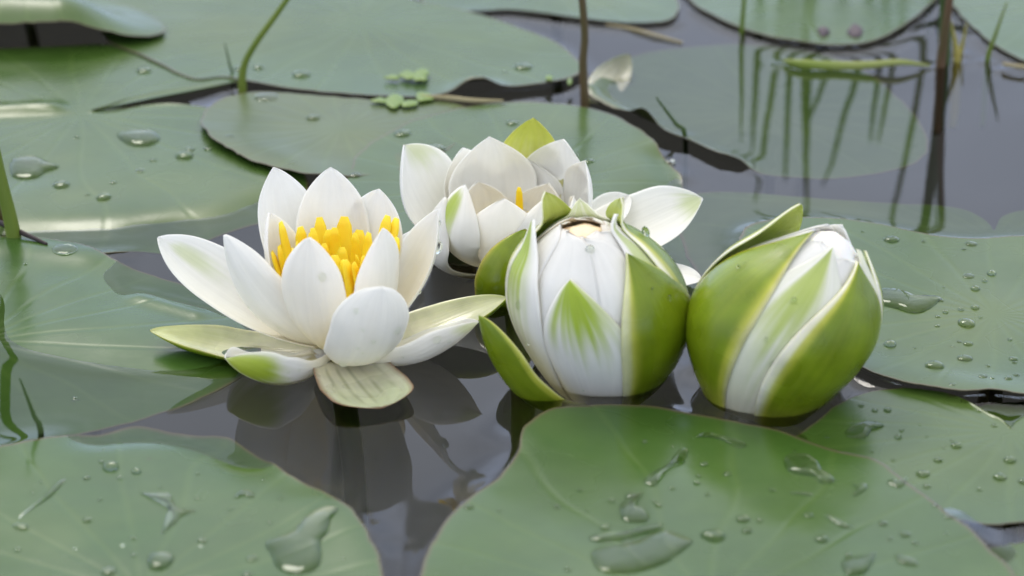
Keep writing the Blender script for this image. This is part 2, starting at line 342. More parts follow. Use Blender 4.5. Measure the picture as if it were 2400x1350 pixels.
def tube(path, radii, sides=10, per=10, flat=1.0, close=True):
    P = catmull(A(path), per); rad = np.interp(np.linspace(0, 1, len(P)), np.linspace(0, 1, len(radii)), radii)
    T = np.gradient(P, axis=0); T /= np.linalg.norm(T, axis=1, keepdims=True) + 1e-12
    ref = A((0.13, -1, 0.05)); v = []; f = []
    for p, t, r in zip(P, T, rad):
        s = nrm(np.cross(t, ref)); b = np.cross(s, t)
        for k in range(sides):
            a = 2 * math.pi * k / sides; v.append(p + s * math.cos(a) * r + b * math.sin(a) * r * flat)
    n = len(P)
    for i in range(n - 1):
        for k in range(sides):
            k2 = (k + 1) % sides; f.append((i * sides + k, i * sides + k2, (i + 1) * sides + k2, (i + 1) * sides + k))
    f.append(tuple(range(sides))[::-1]); f.append(tuple(range((n - 1) * sides, n * sides)))
    return mesh_np('tube', np.array(v), f)

# front left pad: its far margin dips under the water
lily_pad('front_left', 'big green pad with the large bean-shaped puddle, its far edge dipping under water',
  [(-100, 1078), (0, 1048), (95, 1026), (200, 1002), (330, 978), (430, 975), (520, 1000), (600, 1045), (680, 1110), (760, 1160), (830, 1215), (875, 1290), (898, 1350),
   (905, 1440), (860, 1580), (700, 1700), (450, 1770), (150, 1750), (-150, 1650), (-330, 1480), (-330, 1300), (-220, 1160)], (330, 1390),
  z0=0.0020, seed=2, material=M_LEAF_Y, bumps=[(240, 1000, 430, 985, 0.0105, -0.0036), (430, 985, 590, 1050, 0.0105, -0.0036), (640, 1100, 700, 1130, 0.008, -0.0006), (800, 1190, 905, 1400, 0.012, 0.0016)], meniscus=0.0030, reach=0.0085)
lily_pad('front_right', 'big green pad scattered with long water streaks, in front of the closed green bud',
  [(985, 1350), (1030, 1255), (1095, 1182), (1180, 1112), (1213, 1060), (1230, 1008), (1290, 970), (1400, 948), (1520, 948), (1620, 965), (1700, 978), (1800, 1000), (1880, 1030), (1970, 1062), (2060, 1085), (2120, 1130), (2200, 1190),
   (2280, 1250), (2330, 1300), (2375, 1350), (2400, 1450), (2340, 1590), (2100, 1740), (1700, 1810), (1300, 1750), (1050, 1600), (965, 1450)], (1660, 1440),
  z0=0.0030, seed=3, wave=0.0008, material=M_LEAF_Y, bumps=[(1230, 1010, 1300, 975, 0.01, 0.0012), (990, 1330, 1100, 1180, 0.012, 0.0010), (1500, 960, 1750, 990, 0.012, -0.0008)], meniscus=0.0034, reach=0.0085)
lily_pad('right_low', 'pale green pad tucked under the streaked pad, with scattered small droplets beside the closed bud',
  [(1800, 1075), (1850, 1035), (1910, 990), (1970, 948), (2050, 918), (2150, 914), (2240, 930), (2310, 965), (2350, 985), (2368, 1000), (2385, 985), (2440, 960), (2560, 960), (2680, 1010), (2720, 1090),
   (2640, 1170), (2500, 1215), (2380, 1228), (2290, 1228), (2180, 1205), (2040, 1160), (1900, 1110)], (2366, 1010),
  z0=0.0014, seed=4, wave=0.0003, meniscus=0.001)
lily_pad('right_mid', 'broad green pad carrying the slipper-shaped puddle, behind the closed bud',
  [(1735, 560), (1760, 530), (1830, 514), (1950, 512), (2060, 528), (2160, 548), (2260, 560), (2400, 556), (2550, 560), (2680, 600), (2760, 700), (2740, 800), (2640, 880), (2520, 925), (2400, 932), (2330, 926), (2250, 926),
   (2150, 910), (2060, 888), (2000, 862), (1900, 810), (1800, 740), (1740, 650)], (2330, 735),
  z0=0.0032, seed=5, wave=0.0008, bumps=[(2010, 870, 2330, 926, 0.012, 0.0014)], meniscus=0.0024, reach=0.005)
lily_pad('mid_submerged', 'grey-green pad just under the water with a round notch, beyond the slipper puddle pad',
  [(1592, 470), (1640, 440), (1740, 438), (1850, 448), (1960, 456), (2080, 464), (2180, 468), (2250, 476), (2300, 496), (2322, 515), (2331, 528), (2338, 515), (2352, 494), (2400, 480), (2480, 480), (2580, 520), (2600, 590), (2500, 650), (2300, 690), (2000, 700), (1800, 690), (1660, 650), (1600, 560)], (2331, 545),
  z0=-0.0022, wave=0.0004, edge=0.0, seed=6, material=M_LEAF_G)
lily_pad('grey_folded', 'pale greyish pad lying awash, its near edge turned up showing a green and red rim',
  [(1378, 240), (1390, 200), (1420, 160), (1500, 122), (1610, 105), (1740, 96), (1880, 110), (2010, 150), (2100, 215), (2160, 290), (2175, 345), (2130, 382), (2040, 402), (1930, 412), (1840, 408), (1760, 398), (1680, 375), (1600, 342), (1500, 300), (1430, 270)], (1790, 250),
  z0=-0.0013, wave=0.0004, edge=0, seed=7, material=M_LEAF_G, bumps=[(1383, 235, 1500, 305, 0.0075, 0.0058), (1500, 305, 1720, 392, 0.0065, 0.0050), (1385, 220, 1410, 180, 0.006, 0.0035)], meniscus=0.0004)
lily_pad('top_right', 'pale green pad with two dried scraps on its rim, next to the upright reeds',
  [(1590, -60), (1620, 2), (1700, 52), (1800, 86), (1900, 104), (1980, 108), (2050, 98), (2120, 62), (2190, 2), (2230, -60), (2200, -180), (2050, -250), (1850, -260), (1670, -190)], (1920, -90), z0=0.0026, seed=8, wave=0.0006, meniscus=0.0016)
lily_pad('far_right', 'pale green pad behind the single short grass blade at the reed clump',
  [(2215, -40), (2240, 20), (2290, 72), (2340, 112), (2420, 150), (2550, 170), (2700, 120), (2760, 0), (2680, -130), (2450, -190), (2270, -140)], (2480, -10), z0=0.0022, seed=9, wave=0.0005, meniscus=0.0014)
lily_pad('top_middle', 'pale pad behind the tall russet stem, its near edge over a strip of open water',
  [(1000, 12), (1090, 26), (1200, 24), (1320, 38), (1420, 50), (1510, 54), (1575, 44), (1590, 0), (1540, -80), (1400, -160), (1200, -170), (1040, -100), (985, -30)], (1290, -50), z0=0.0024, seed=10, wave=0.0005, meniscus=0.0012)
lily_pad('top_left_big', 'huge pale green pad behind the flowers, crossed by the bent green sprout',
  [(262, 104), (330, 130), (400, 163), (460, 184), (520, 178), (570, 186), (680, 206), (800, 219), (950, 226), (1080, 216), (1180, 206), (1280, 196), (1350, 178), (1362, 150), (1300, 100), (1200, 62), (1090, 28), (960, 0), (800, -90), (600, -150), (400, -110), (270, -10), (235, 60)], (840, 55),
  z0=0.0034, seed=11, wave=0.0009, wave_s=9, bumps=[(1105, 210, 1125, 208, 0.007, 0.0055), (900, 120, 1000, 200, 0.016, -0.0008)], meniscus=0.001)
lily_pad('left_notched', 'broad pad with a deep dark notch, several bean-shaped droplets on it',
  [(560, 192), (470, 203), (380, 218), (300, 234), (245, 252), (212, 262), (262, 262), (330, 250), (420, 246), (520, 262), (620, 320), (700, 390), (720, 440), (640, 492), (520, 530), (400, 558), (300, 580), (220, 588), (120, 582), (0, 560), (-200, 500), (-330, 400), (-330, 270), (-230, 170), (-80, 125), (100, 112), (265, 108), (340, 132), (410, 163), (470, 182), (525, 182)], (186, 266),
  z0=0.0022, seed=12, wave=0.0007, bumps=[(30, 560, 400, 545, 0.013, -0.0042), (400, 545, 640, 492, 0.013, -0.0038), (640, 470, 720, 430, 0.012, -0.002), (-40, 262, 120, 256, 0.006, 0.0026), (0, 420, 120, 400, 0.012, -0.0006)], meniscus=0.0012)
lily_pad('small_dull', 'smaller dull olive pad beneath the bent green sprout',
  [(570, 218), (505, 240), (470, 285), (500, 336), (570, 376), (640, 401), (740, 419), (860, 415), (1000, 380), (1090, 320), (1110, 265), (1040, 240), (900, 236), (760, 226), (650, 217)], (800, 300), z0=0.0036, seed=13, wave=0.0006, material=leaf_material('leaf_blade_olive', tint=(1.35, 1.02, 1.5), rough=(0.26, 0.4)), bumps=[(480, 320, 740, 420, 0.014, 0.0018)], meniscus=0.0016)
lily_pad('behind_flowers', 'round green pad right behind the white flowers',
  [(815, 415), (850, 352), (920, 306), (1020, 268), (1150, 244), (1300, 244), (1420, 266), (1500, 306), (1560, 356), (1598, 405), (1604, 470), (1640, 530), (1690, 580), (1680, 640), (1600, 690), (1480, 690), (1340, 650), (1200, 620), (1060, 620), (960, 560), (880, 510), (820, 460)], (1240, 440),
  z0=0.0040, seed=14, wave=0.0007, bumps=[(1620, 470, 1700, 640, 0.021, -0.0078), (1480, 680, 1640, 680, 0.02, -0.006), (1560, 360, 1600, 430, 0.008, -0.003)], meniscus=0.0012)
lily_pad('curled_back', 'pad with its near edge arched clear of the water over a black gap',
  [(-330, 60), (-160, 112), (0, 116), (100, 114), (190, 112), (262, 108), (330, 102), (385, 82), (350, 40), (260, 0), (120, -50), (-80, -80), (-260, -40)], (60, 30),
  z0=0.0040, seed=15, wave=0.0005, bumps=[(-250, 78, 140, 86, 0.026, 0.0180), (330, 100, 385, 80, 0.012, 0.001)], meniscus=0.0)
lily_pad('left_awash', 'dark green pad awash beside the open flower, wet film mirroring the reed',
  [(-60, 570), (0, 564), (60, 560), (170, 576), (300, 621), (420, 662), (520, 705), (590, 770), (610, 830), (560, 884), (430, 940), (300, 980), (160, 1012), (90, 1027), (0, 1046), (-150, 1060), (-340, 1020), (-450, 900), (-430, 740), (-280, 630)], (-60, 800),
  z0=-0.0007, seed=16, wave=0.0003, edge=0.0, material=M_LEAF_Y, bumps=[(180, 760, 420, 800, 0.026, 0.0024), (0, 575, 200, 600, 0.012, 0.0026), (60, 640, 120, 670, 0.018, 0.0018), (330, 700, 460, 740, 0.004, 0.0012), (100, 1020, 420, 930, 0.01, -0.0012)], meniscus=0.0006)
lily_pad('corner_dark', 'low dark green pad showing from beneath the streaked pad by the corner',
  [(2260, 1330), (2330, 1285), (2420, 1275), (2560, 1300), (2640, 1380), (2600, 1470), (2480, 1520), (2360, 1490), (2280, 1410)], (2450, 1400), z0=0.0008, seed=17, wave=0.0003)
lily_pad('low_right_far', 'shaded mottled pad between two right-hand pads',
  [(2250, 975), (2280, 945), (2360, 934), (2460, 936), (2560, 960), (2560, 1030), (2460, 1050), (2350, 1020)], (2420, 985), z0=-0.0014, seed=18, wave=0.0003, edge=0, meniscus=0)

# ------------------------------------------------------------------ petals
WHITE = A((0.86, 0.84, 0.76)); CREAM = A((0.86, 0.73, 0.42)); IVORY = A((0.86, 0.815, 0.65))
TIPG = A((0.33, 0.44, 0.035)); SEPG = A((0.135, 0.215, 0.005)); SEPY = A((0.46, 0.47, 0.055)); PALEG = A((0.58, 0.64, 0.28)); REDR = A((0.22, 0.085, 0.035))
def vnoise(u, t, fu, ft, seed):
    return np.array([mnoise.noise(Vector((a * fu, b * ft, seed * 3.77))) for a, b in zip(np.ravel(u), np.ravel(t))]).reshape(np.shape(u))
def shade(kind, t, u, side, seed, o):
    """base colour over a petal; t along, u across, side 0 inner face 1 outer face"""
    n1 = vnoise(u, t, 8.5, 1.9, seed); n2 = vnoise(u, t, 15.0, 3.4, seed + 5)
    c = np.broadcast_to(WHITE, t.shape + (3,)).copy(); vein = vnoise(u, t, 24.0, 0.8, seed + 2)
    def mix(c, k, w): w = np.clip(w, 0, 1)[..., None]; return c * (1 - w) + k * w
    if kind == 'petal':
        base_w = o.get('cream', 0.5)
        c = mix(c, IVORY, 0.55 * smooth(0.85, 0.1, t)); c = mix(c, CREAM, base_w * smooth(0.5, 0.0, t))
        g = o.get('green')
        if g is not None:                       # (strength, t_mid, t_half, u_mid, u_half, faces)
            for gg in (g if isinstance(g, list) else [g]):
                s, tm, th, um, uh, faces = gg
                if faces == 2 or side == faces or (faces == 1 and side == 0 and False):
                    w = np.exp(-np.abs((u - um) / uh) ** 2.6) * np.where(t > tm, np.exp(-((t - tm) / (th * 0.55)) ** 4), np.exp(-np.abs((t - tm) / th) ** 1.7))
                    w = smooth(0.10, 0.92, w + 0.26 * n1 + 0.14 * n2) * smooth(0.02, 0.3, w)
                    c = mix(c, TIPG, s * w)
        if o.get('peach') and side == 0: c = mix(c, A((0.82, 0.60, 0.34)), o['peach'])  # peach: light glowing through the petals, painted on the inner face
        c = mix(c, PALEG, o.get('pale', 0.0) * smooth(-0.5, 0.6, n1 + 0.4))
    else:
        if side == 1:
            c = np.broadcast_to(SEPG, t.shape + (3,)).copy()
            c = mix(c, SEPG * A((1.5, 1.25, 1.0)), 0.45 + 0.22 * n1)
            m0 = o.get('margin', 0.82)
            ul = o.get('left_margin', m0); ur = o.get('right_margin', m0)
            e = np.where(u < 0, -u / ul, u / ur)
            c = mix(c, SEPY, smooth(0.82, 1.0, e + 0.06 * n1)); c = mix(c, WHITE * A((1, 1, .9)), smooth(0.98, 1.16, e + 0.05 * n1) * o.get('white', 1.0))
            c = mix(c, SEPY, o.get('foot', 0.6) * smooth(0.22, 0.02, t))
        else:
            c = np.broadcast_to(PALEG, t.shape + (3,)).copy() if not o.get('inner') else np.broadcast_to(A(o['inner']), t.shape + (3,)).copy()
            c = mix(c, IVORY, 0.75 * smooth(0.9, 0.2, t + 0.15 * n1)); 
            if o.get('stripes'):
                uu = u * 3.1 + 0.12 * vnoise(u, t, 1.0, 4.0, seed + 9); dd = np.abs(uu - np.round(uu))
                c = mix(c, A((0.20, 0.22, 0.12)), 0.55 * smooth(0.13, 0.03, dd) * smooth(0.05, 0.2, t) * smooth(0.98, 0.75, t))
        c = mix(c, SEPY, 0.06 + 0.08 * n2 * (side == 1))
        c = mix(c, REDR, o.get('red', 0.0) * smooth(0.86, 1.0, np.maximum(np.abs(u), smooth(0.9, 1, t))))
    return c * (1 - 0.05 * (1 + vein[..., None]))
PETALS = {}
def build_sheet(name, inner, outer, kind, seed, opts, parent, key=None):
    nt, nu = inner.shape[:2]
    t = np.repeat(np.linspace(0, 1, nt)[:, None], nu, 1); u = np.repeat(np.linspace(-1, 1, nu)[None], nt, 0)
    v = np.vstack([inner.reshape(-1, 3), outer.reshape(-1, 3)]); N = nt * nu; f = []
    for i in range(nt - 1):
        for j in range(nu - 1):
            a, b, c_, d = i * nu + j, i * nu + j + 1, (i + 1) * nu + j + 1, (i + 1) * nu + j
            f.append((a, b, c_, d)); f.append((N + a, N + d, N + c_, N + b))
    for i in range(nt - 1):
        a, d = i * nu, (i + 1) * nu; f.append((a, d, N + d, N + a))
        a, d = i * nu + nu - 1, (i + 1) * nu + nu - 1; f.append((d, a, N + a, N + d))
    for j in range(nu - 1):
        f.append((j + 1, j, N + j, N + j + 1)); a = (nt - 1) * nu + j; f.append((a, a + 1, N + a + 1, N + a))
    cin = shade(kind, t, u, 0, seed, opts); cou = shade(kind, t, u, 1, seed, opts)
    colr = np.vstack([cin.reshape(-1, 3), cou.reshape(-1, 3)])
    uv1 = np.stack([u * 0.5 + 0.5 + seed, t + seed * 0.37], -1).reshape(-1, 2)
    me = mesh_np(name, v, f, np.vstack([uv1, uv1]), colr)
    ob = link_mesh(name, me, M_PETAL if kind == 'petal' else M_SEPAL, parent)
    if key: PETALS[key] = (inner, outer)
    return ob
def width_profile(t, tm=0.55, base=0.4, k=1.35, q=0.8):
    a = base + (1 - base) * np.sin(np.pi / 2 * np.clip(t / tm, 0, 1))
    b = np.cos(np.pi / 2 * np.clip((t - tm) / (1 - tm), 0, 1) ** k) ** q
    return np.where(t < tm, a, b)
def petal(parent, C, tip, W, bow=0.006, bow2=None, cup=0.7, cup_tip=None, roll=0, base_r=0.005, base_z=0.002, up=0.05, kind='petal', thick=0.0008,
          tm=0.55, k=1.35, q=0.8, basew=0.4, key=None, seed=0, nt=44, nu=27, side=0.0, wavy=0.0009, base=None, ref=None, name=None, **opts):
    """tip: 3-D point; W half width; bow: how far the belly swings outwards; cup: half angle the blade is rolled over"""
    C = A(C); tip = A(tip); h = tip - C; h[2] = 0; hd = nrm(h)
    P0 = C + hd * base_r + A((0, 0, base_z)) if base is None else A(base)
    T0 = tip - P0; Ln = np.linalg.norm(T0); T0 = T0 / Ln
    axis = C + A((0, 0, up)); rf = (axis - (P0 + tip) / 2) if ref is None else A(ref)
    nn = nrm(rf - T0 * rf.dot(T0))
    if roll:
        q_ = Matrix.Rotation(R(roll), 3, Vector(T0)); nn = A(q_ @ Vector(nn))
    sd = np.cross(T0, nn); bow2 = bow if bow2 is None else bow2
    P1 = P0 + T0 * Ln * 0.30 - nn * bow * 1.5 + sd * side; P2 = tip - T0 * Ln * 0.30 - nn * bow2 * 1.2 + sd * side
    t = np.linspace(0, 1, nt)[:, None]
    mid = (1 - t) ** 3 * P0 + 3 * (1 - t) ** 2 * t * P1 + 3 * (1 - t) * t * t * P2 + t ** 3 * tip
    T = np.gradient(mid, axis=0); T /= np.linalg.norm(T, axis=1, keepdims=True)
    n_ = nn - T * (T @ nn)[:, None]; n_ /= np.linalg.norm(n_, axis=1, keepdims=True); s_ = np.cross(T, n_)
    tt = t[:, 0]; w = W * width_profile(tt, tm, basew, k, q) * (1 + 0.035 * np.array([mnoise.noise(Vector((b * 6.0, seed * 1.3, 0.5))) for b in tt])) + 0.0002
    cu = cup + ((cup_tip if cup_tip is not None else cup) - cup) * tt
    u = np.linspace(-1, 1, nu); th = u[None] * cu[:, None]; Rad = (w / np.maximum(cu, 1e-3))[:, None]
    off_s = Rad * np.sin(th); off_n = Rad * (1 - np.cos(th))
    if wavy:
        off_n = off_n + wavy * np.array([[mnoise.noise(Vector((a * 1.8, b * 3.2, seed * 2.1))) for a in u] for b in tt]) * (0.3 + np.abs(u)[None])
    inner = mid[:, None] + s_[:, None] * off_s[..., None] + n_[:, None] * off_n[..., None]
    nrm_g = n_[:, None] * np.cos(th)[..., None] - s_[:, None] * np.sin(th)[..., None]
    thk = thick * (1 - 0.7 * np.abs(u)[None] ** 5) * (1 - 0.6 * tt[:, None] ** 6)
    outer = inner - nrm_g * thk[..., None]
    return build_sheet(name or ('petal' if kind == 'petal' else 'sepal'), inner, outer, kind, seed, opts, parent, key)
def bud_map(origin, tilt_x, tilt_y, bend):
    o = A(origin); ax = nrm(A((math.sin(R(tilt_x)), math.sin(R(tilt_y)), 1.0))); ex = nrm(A((1, 0, 0)) - ax * ax[0]); ey = np.cross(ax, ex)
    def f(r, az, h):                            # az 0 = towards the camera side, positive to +x
        hh = np.maximum(h, 0) / 0.06
        return o + ax * h[..., None] + ex * (r * np.sin(az) + bend * hh ** 2)[..., None] - ey * (r * np.cos(az))[..., None]
    return f
def wrap(parent, fmap, prof, tip_hr, az0, az1, hw, dr=0.0, kind='petal', h_from=-0.012, seed=0, tm=0.45, k=1.5, q=0.75, basew=0.75, curl=1.6, thick=0.0011, nt=48, nu=33, key=None, hmax=0.030, name=None, flat=0.0, flare=0.0, twist=0.0, **opts):
    hs_, rs_ = A(prof).T; rt = max(tip_hr[1], float(np.interp(tip_hr[0], hs_, rs_)) + dr)
    pts = [(h, r + dr + flare * max(0.0, (h - 0.022) / (tip_hr[0] - 0.022)) ** 2.4) for h, r in prof if h_from - 1e-9 <= h <= tip_hr[0] - 0.004] + [(tip_hr[0], rt)]
    P = resample(catmull(A(pts), 12), nt)
    t = np.linspace(0, 1, nt); w = width_profile(t, tm, basew, k, q)
    u = np.linspace(-1, 1, nu)
    az = R(az0) + (R(az1) - R(az0)) * t ** curl
    AZ = az[:, None] + u[None] * (R(hw) * w)[:, None]
    r = np.repeat(P[:, 1][:, None], nu, 1); h = np.repeat(P[:, 0][:, None], nu, 1)
    # a loose sheet lies flatter than the egg it is wrapped on
    rr_ = r * (1 + flat * (1 / np.maximum(np.cos((AZ - az[:, None])), 0.5) - 1)) + twist * u[None]
    wav = 0.0005 * np.array([[mnoise.noise(Vector((a * 1.6, b * 2.4, seed * 4.3))) for a in u] for b in t])
    outer = fmap(rr_ + wav + thick * 0.5 * (1 - 0.8 * np.abs(u)[None] ** 6), AZ, h)
    inner = fmap(rr_ + wav - thick * 0.5, AZ, h)
    return build_sheet(name or ('petal' if kind == 'petal' else 'sepal'), inner[:, ::-1], outer[:, ::-1], kind, seed, {**opts, **({'left_margin': opts['right_margin'], 'right_margin': opts['left_margin']} if 'left_margin' in opts else {})}, parent, key)
def stalk(parent, p, r=0.004):
    x, y = p[0], p[1]
    link_mesh('flower_stalk', tube([(x, y, p[2]), (x + 0.004, y + 0.012, -0.08), (x - 0.012, y + 0.02, -0.22), (x - 0.012, y + 0.02, -0.352)], [r] * 4, 10), M_STALK, parent)
def stamen(parent, C, az, lean, length, width, r0, z0, curve, seed):
    az = R(az); d = A((math.cos(az), math.sin(az), 0)); C = A(C); s = A((-math.sin(az), math.cos(az), 0))
    t = np.linspace(0, 1, 12)[:, None]
    out = np.sin(R(lean)) * length * t + curve * np.sin(np.pi * t)
    mid = C + d * (r0 + out) + A((0, 0, 1)) * (z0 + np.cos(R(lean)) * length * t)
    w = width * (1 - 0.35 * t[:, 0] ** 3); w[-1] *= 0.55
    v = []; f = []
    for i in range(12):
        for a, b in ((-1, -.35), (-.6, -.55), (0, -.62), (.6, -.55), (1, -.35), (1, .2), (0, .42), (-1, .2)): v.append(mid[i] + s * a * w[i] + d * b * w[i] * 0.34)
    for i in range(11):
        for k_ in range(8): f.append((i * 8 + k_, i * 8 + (k_ + 1) % 8, i * 8 + 8 + (k_ + 1) % 8, i * 8 + 8 + k_))
    f.append(tuple(range(8))[::-1]); f.append(tuple(range(88, 96)))
    link_mesh('stamen', mesh_np('stamen', np.array(v), f), M_STAMEN, parent)

pad = [o for o in bpy.data.objects if o.get('label', '').startswith('pale greyish pad')][0]
petal(pad, A(G(1386, 240)), G(1474, 128, 0.006), W=0.0075, bow=0.004, cup=0.6, kind='sepal', base=A(G(1388, 240)) + A((0, 0, 0.001)), ref=(0.2, -0.5, 0.8), tm=0.5, k=1.2, seed=99, name='folded_lobe', inner=(0.17, 0.18, 0.14))
bpy.data.objects['folded_lobe']['label'] = 'grey lobe folded up at the corner of the pad'
# ---------------------------------------------------------------- flower 1: the open flower
c1 = G(790, 840); C1 = A((c1.x, c1.y, 0.003)); Y1 = c1.y
F1 = empty('water_lily', (c1.x, c1.y, 0)); tag(F1, 'wide open white water lily with yellow stamens', 'flower', 'white water lilies')
def t1(px, py, dmm): return V(px, py, Y1 + dmm * 0.001)
P_ = lambda **k: petal(F1, C1, **k)
P_(tip=t1(352, 774, 6), W=0.0120, bow=0.004, cup=0.75, kind='sepal', base_r=0.004, base_z=-0.003, seed=1, key='1a', margin=0.95, inner=(0.60, 0.63, 0.33), tm=0.45, red=0.25)
P_(tip=t1(530, 838, -20), W=0.0175, bow=0.008, cup=1.1, base_r=0.004, base_z=-0.002, seed=2, key='1b', tm=0.6, k=1.8, q=0.6, roll=18, green=[(1.0, 0.86, 0.34, -0.35, 0.75, 1)])
P_(tip=G(893, 955, 0.003), W=0.0146, bow=0.001, cup=0.35, kind='sepal', base_r=0.006, base_z=-0.001, seed=3, key='1c', stripes=True, inner=(0.52, 0.56, 0.36), tm=0.62, k=1.9, q=0.6, red=0.9, basew=0.7)
P_(tip=t1(893, 672, -34), W=0.0136, bow=0.0105, cup=0.75, base_r=0.006, base_z=0.0, seed=4, key='1d', tm=0.58, k=2.0, q=0.62, roll=-14, basew=0.5)
P_(tip=t1(1120, 752, -6), W=0.0155, bow=0.007, cup=1.05, base_r=0.005, base_z=-0.002, seed=5, key='1e', tm=0.55, k=1.6, roll=-16, green=[(0.6, 0.95, 0.10, 0.6, 0.4, 1)])
P_(tip=t1(1187, 698, 22), W=0.0125, bow=0.004, cup=0.7, kind='sepal', base_r=0.005, base_z=-0.002, seed=6, key='1e2', inner=(0.62, 0.64, 0.40), margin=0.95, tm=0.5)
P_(tip=t1(370, 556, 25), W=0.0120, bow=0.005, cup=0.75, base_r=0.005, seed=7, key='1f', tm=0.55, k=1.45, roll=-25, green=[(0.45, 0.82, 0.2, 0.25, 0.35, 2)], side=0.0)
P_(tip=t1(527, 550, 4), W=0.0126, bow=0.007, cup=0.7, base_r=0.005, seed=8, key='1g', tm=0.45, k=1.2, ref=(0.45, 0.85, 0.35))
P_(tip=t1(630, 499, 10), W=0.0122, bow=0.006, cup=0.9, base_r=0.006, base_z=0.004, seed=9, key='1h', tm=0.55, k=1.4, cream=0.8)
P_(tip=t1(643, 392, 34), W=0.0125, bow=0.005, cup=0.6, base_r=0.006, base_z=0.003, seed=10, key='1i', tm=0.55, cream=0.6)
P_(tip=t1(775, 392, 34), W=0.0128, bow=0.004, cup=0.55, base_r=0.006, base_z=0.004, seed=11, key='1j', tm=0.55, cream=0.8)
P_(tip=t1(887, 443, 30), W=0.0125, bow=0.005, cup=0.4, base_r=0.006, base_z=0.004, seed=12, key='1k', tm=0.58, cream=0.8)
P_(tip=t1(725, 556, -16), W=0.0124, bow=0.007, cup=0.65, base_r=0.006, base_z=0.003, seed=13, key='1l', tm=0.55, k=1.3, cream=0.9)
P_(tip=t1(896, 535, -10), W=0.0135, bow=0.007, cup=0.65, base_r=0.007, base_z=0.003, seed=14, key='1m', tm=0.55, k=1.3, cream=0.9)
P_(tip=t1(1030, 490, 16), W=0.0132, bow=0.007, cup=0.75, base_r=0.006, base_z=0.001, seed=15, key='1n', tm=0.52, k=1.3)
P_(tip=t1(985, 535, 36), W=0.0100, bow=0.004, cup=0.6, base_r=0.006, base_z=0.002, seed=16, key='1o')
rs = random.Random(5)
for ring, (cnt, r0, ln, lean, wd) in enumerate(((12, 0.0035, 0.024, 2, 0.0016), (22, 0.0058, 0.031, 12, 0.0024), (26, 0.0085, 0.0355, 22, 0.0031))):
    for i in range(cnt):
        az_ = (360 / cnt * i + rs.uniform(-7, 7) + ring * 13) % 360; fr = max(0.0, math.cos(R(az_ - 270))) ** 0.5
        stamen(F1, C1, az_, (lean + rs.uniform(-7, 7)) * (1 - fr) - 3 * fr, ln * rs.uniform(0.85, 1.1) * (1 - 0.25 * fr), wd * rs.uniform(0.85, 1.15), r0 * (1 - 0.6 * fr), 0.006, rs.uniform(0.0005, 0.003), i)
def disc(parent, C, r, z0, z1, m, name):
    v = []; f = []; n = 24; pr = [(0.75, z0), (1.0, z0 + (z1 - z0) * 0.5), (0.85, z1), (0.4, z1 - 0.001)]
    for a, z in pr:
        for k_ in range(n): v.append((C[0] + math.cos(k_ / n * 6.28318) * r * a, C[1] + math.sin(k_ / n * 6.28318) * r * a, z))
    for j in range(3):
        for k_ in range(n): f.append((j * n + k_, j * n + (k_ + 1) % n, (j + 1) * n + (k_ + 1) % n, (j + 1) * n + k_))
    f.append(tuple(range(n))[::-1]); f.append(tuple(range(3 * n, 4 * n)))
    link_mesh(name, mesh_np(name, np.array(v), f), m, parent)
disc(F1, C1, 0.0042, 0.003, 0.012, M_STAMEN, 'pistil'); stalk(F1, C1)

# ---------------------------------------------------------------- flower 2: the half open flower behind
c2 = G(1195, 628); C2 = A((c2.x, c2.y, 0.001)); Y2 = c2.y
F2 = empty('water_lily', (c2.x, c2.y, 0)); tag(F2, 'half open cupped white water lily with one yellow-green sepal upright at its back', 'flower', 'white water lilies')
def t2(px, py, dmm): return V(px, py, Y2 + dmm * 0.001)
Q_ = lambda **k: petal(F2, C2, **k)
Q_(tip=t2(1250, 277, 34), W=0.0135, bow=0.008, cup=0.55, kind='sepal', base_r=0.008, seed=31, inner=(0.50, 0.52, 0.085), margin=0.97, tm=0.55, key='2s', red=0.2)
Q_(tip=t2(947, 340, 18), W=0.0185, bow=0.011, cup=0.7, base_r=0.008, seed=32, tm=0.62, k=1.6, roll=-8, key='2a', green=[(0.5, 0.93, 0.16, 0.6, 0.5, 2)], side=0.002)
Q_(tip=t2(1088, 347, 26), W=0.0120, bow=0.008, cup=0.6, base_r=0.008, seed=33, tm=0.6)
Q_(tip=t2(1146, 321, 24), W=0.0175, bow=0.008, cup=0.6, base_r=0.009, seed=34, tm=0.58, k=1.3, cream=1.0)
Q_(tip=t2(1320, 326, 24), W=0.0175, bow=0.009, cup=0.6, base_r=0.009, seed=35, tm=0.58, k=1.3, cream=1.0)
Q_(tip=t2(1368, 378, 10), W=0.0130, bow=0.010, cup=0.75, base_r=0.009, seed=36, tm=0.65, k=1.8)
Q_(tip=t2(1092, 434, -6), W=0.0178, bow=0.012, cup=0.85, base_r=0.009, seed=37, tm=0.55, k=1.5, key='2g', green=[(0.95, 0.80, 0.30, 0.0, 0.36, 1)])
Q_(tip=t2(1182, 466, -14), W=0.0165, bow=0.010, cup=0.8, base_r=0.009, seed=38, tm=0.6, k=1.3, cream=0.6)
Q_(tip=t2(1272, 468, -12), W=0.0165, bow=0.010, cup=0.8, base_r=0.009, seed=39, tm=0.62, k=1.7, cream=0.6)
Q_(tip=t2(1342, 460, -2), W=0.0155, bow=0.009, cup=0.8, base_r=0.009, seed=40, tm=0.62, k=1.6)
Q_(tip=t2(1232, 538, -22), W=0.0120, bow=0.012, bow2=0.008, cup=0.6, kind='sepal', base_r=0.010, base_z=-0.008, seed=41, key='2f', tm=0.45, k=1.3, red=0.5, margin=1.0, base=A(G(1140, 700)) + A((0, 0, -0.006)), ref=(0.1, 0.6, 0.35))
Q_(tip=t2(1475, 458, 22), W=0.0115, bow=0.006, cup=0.6, base_r=0.008, seed=42, tm=0.62, k=1.9, q=0.6)
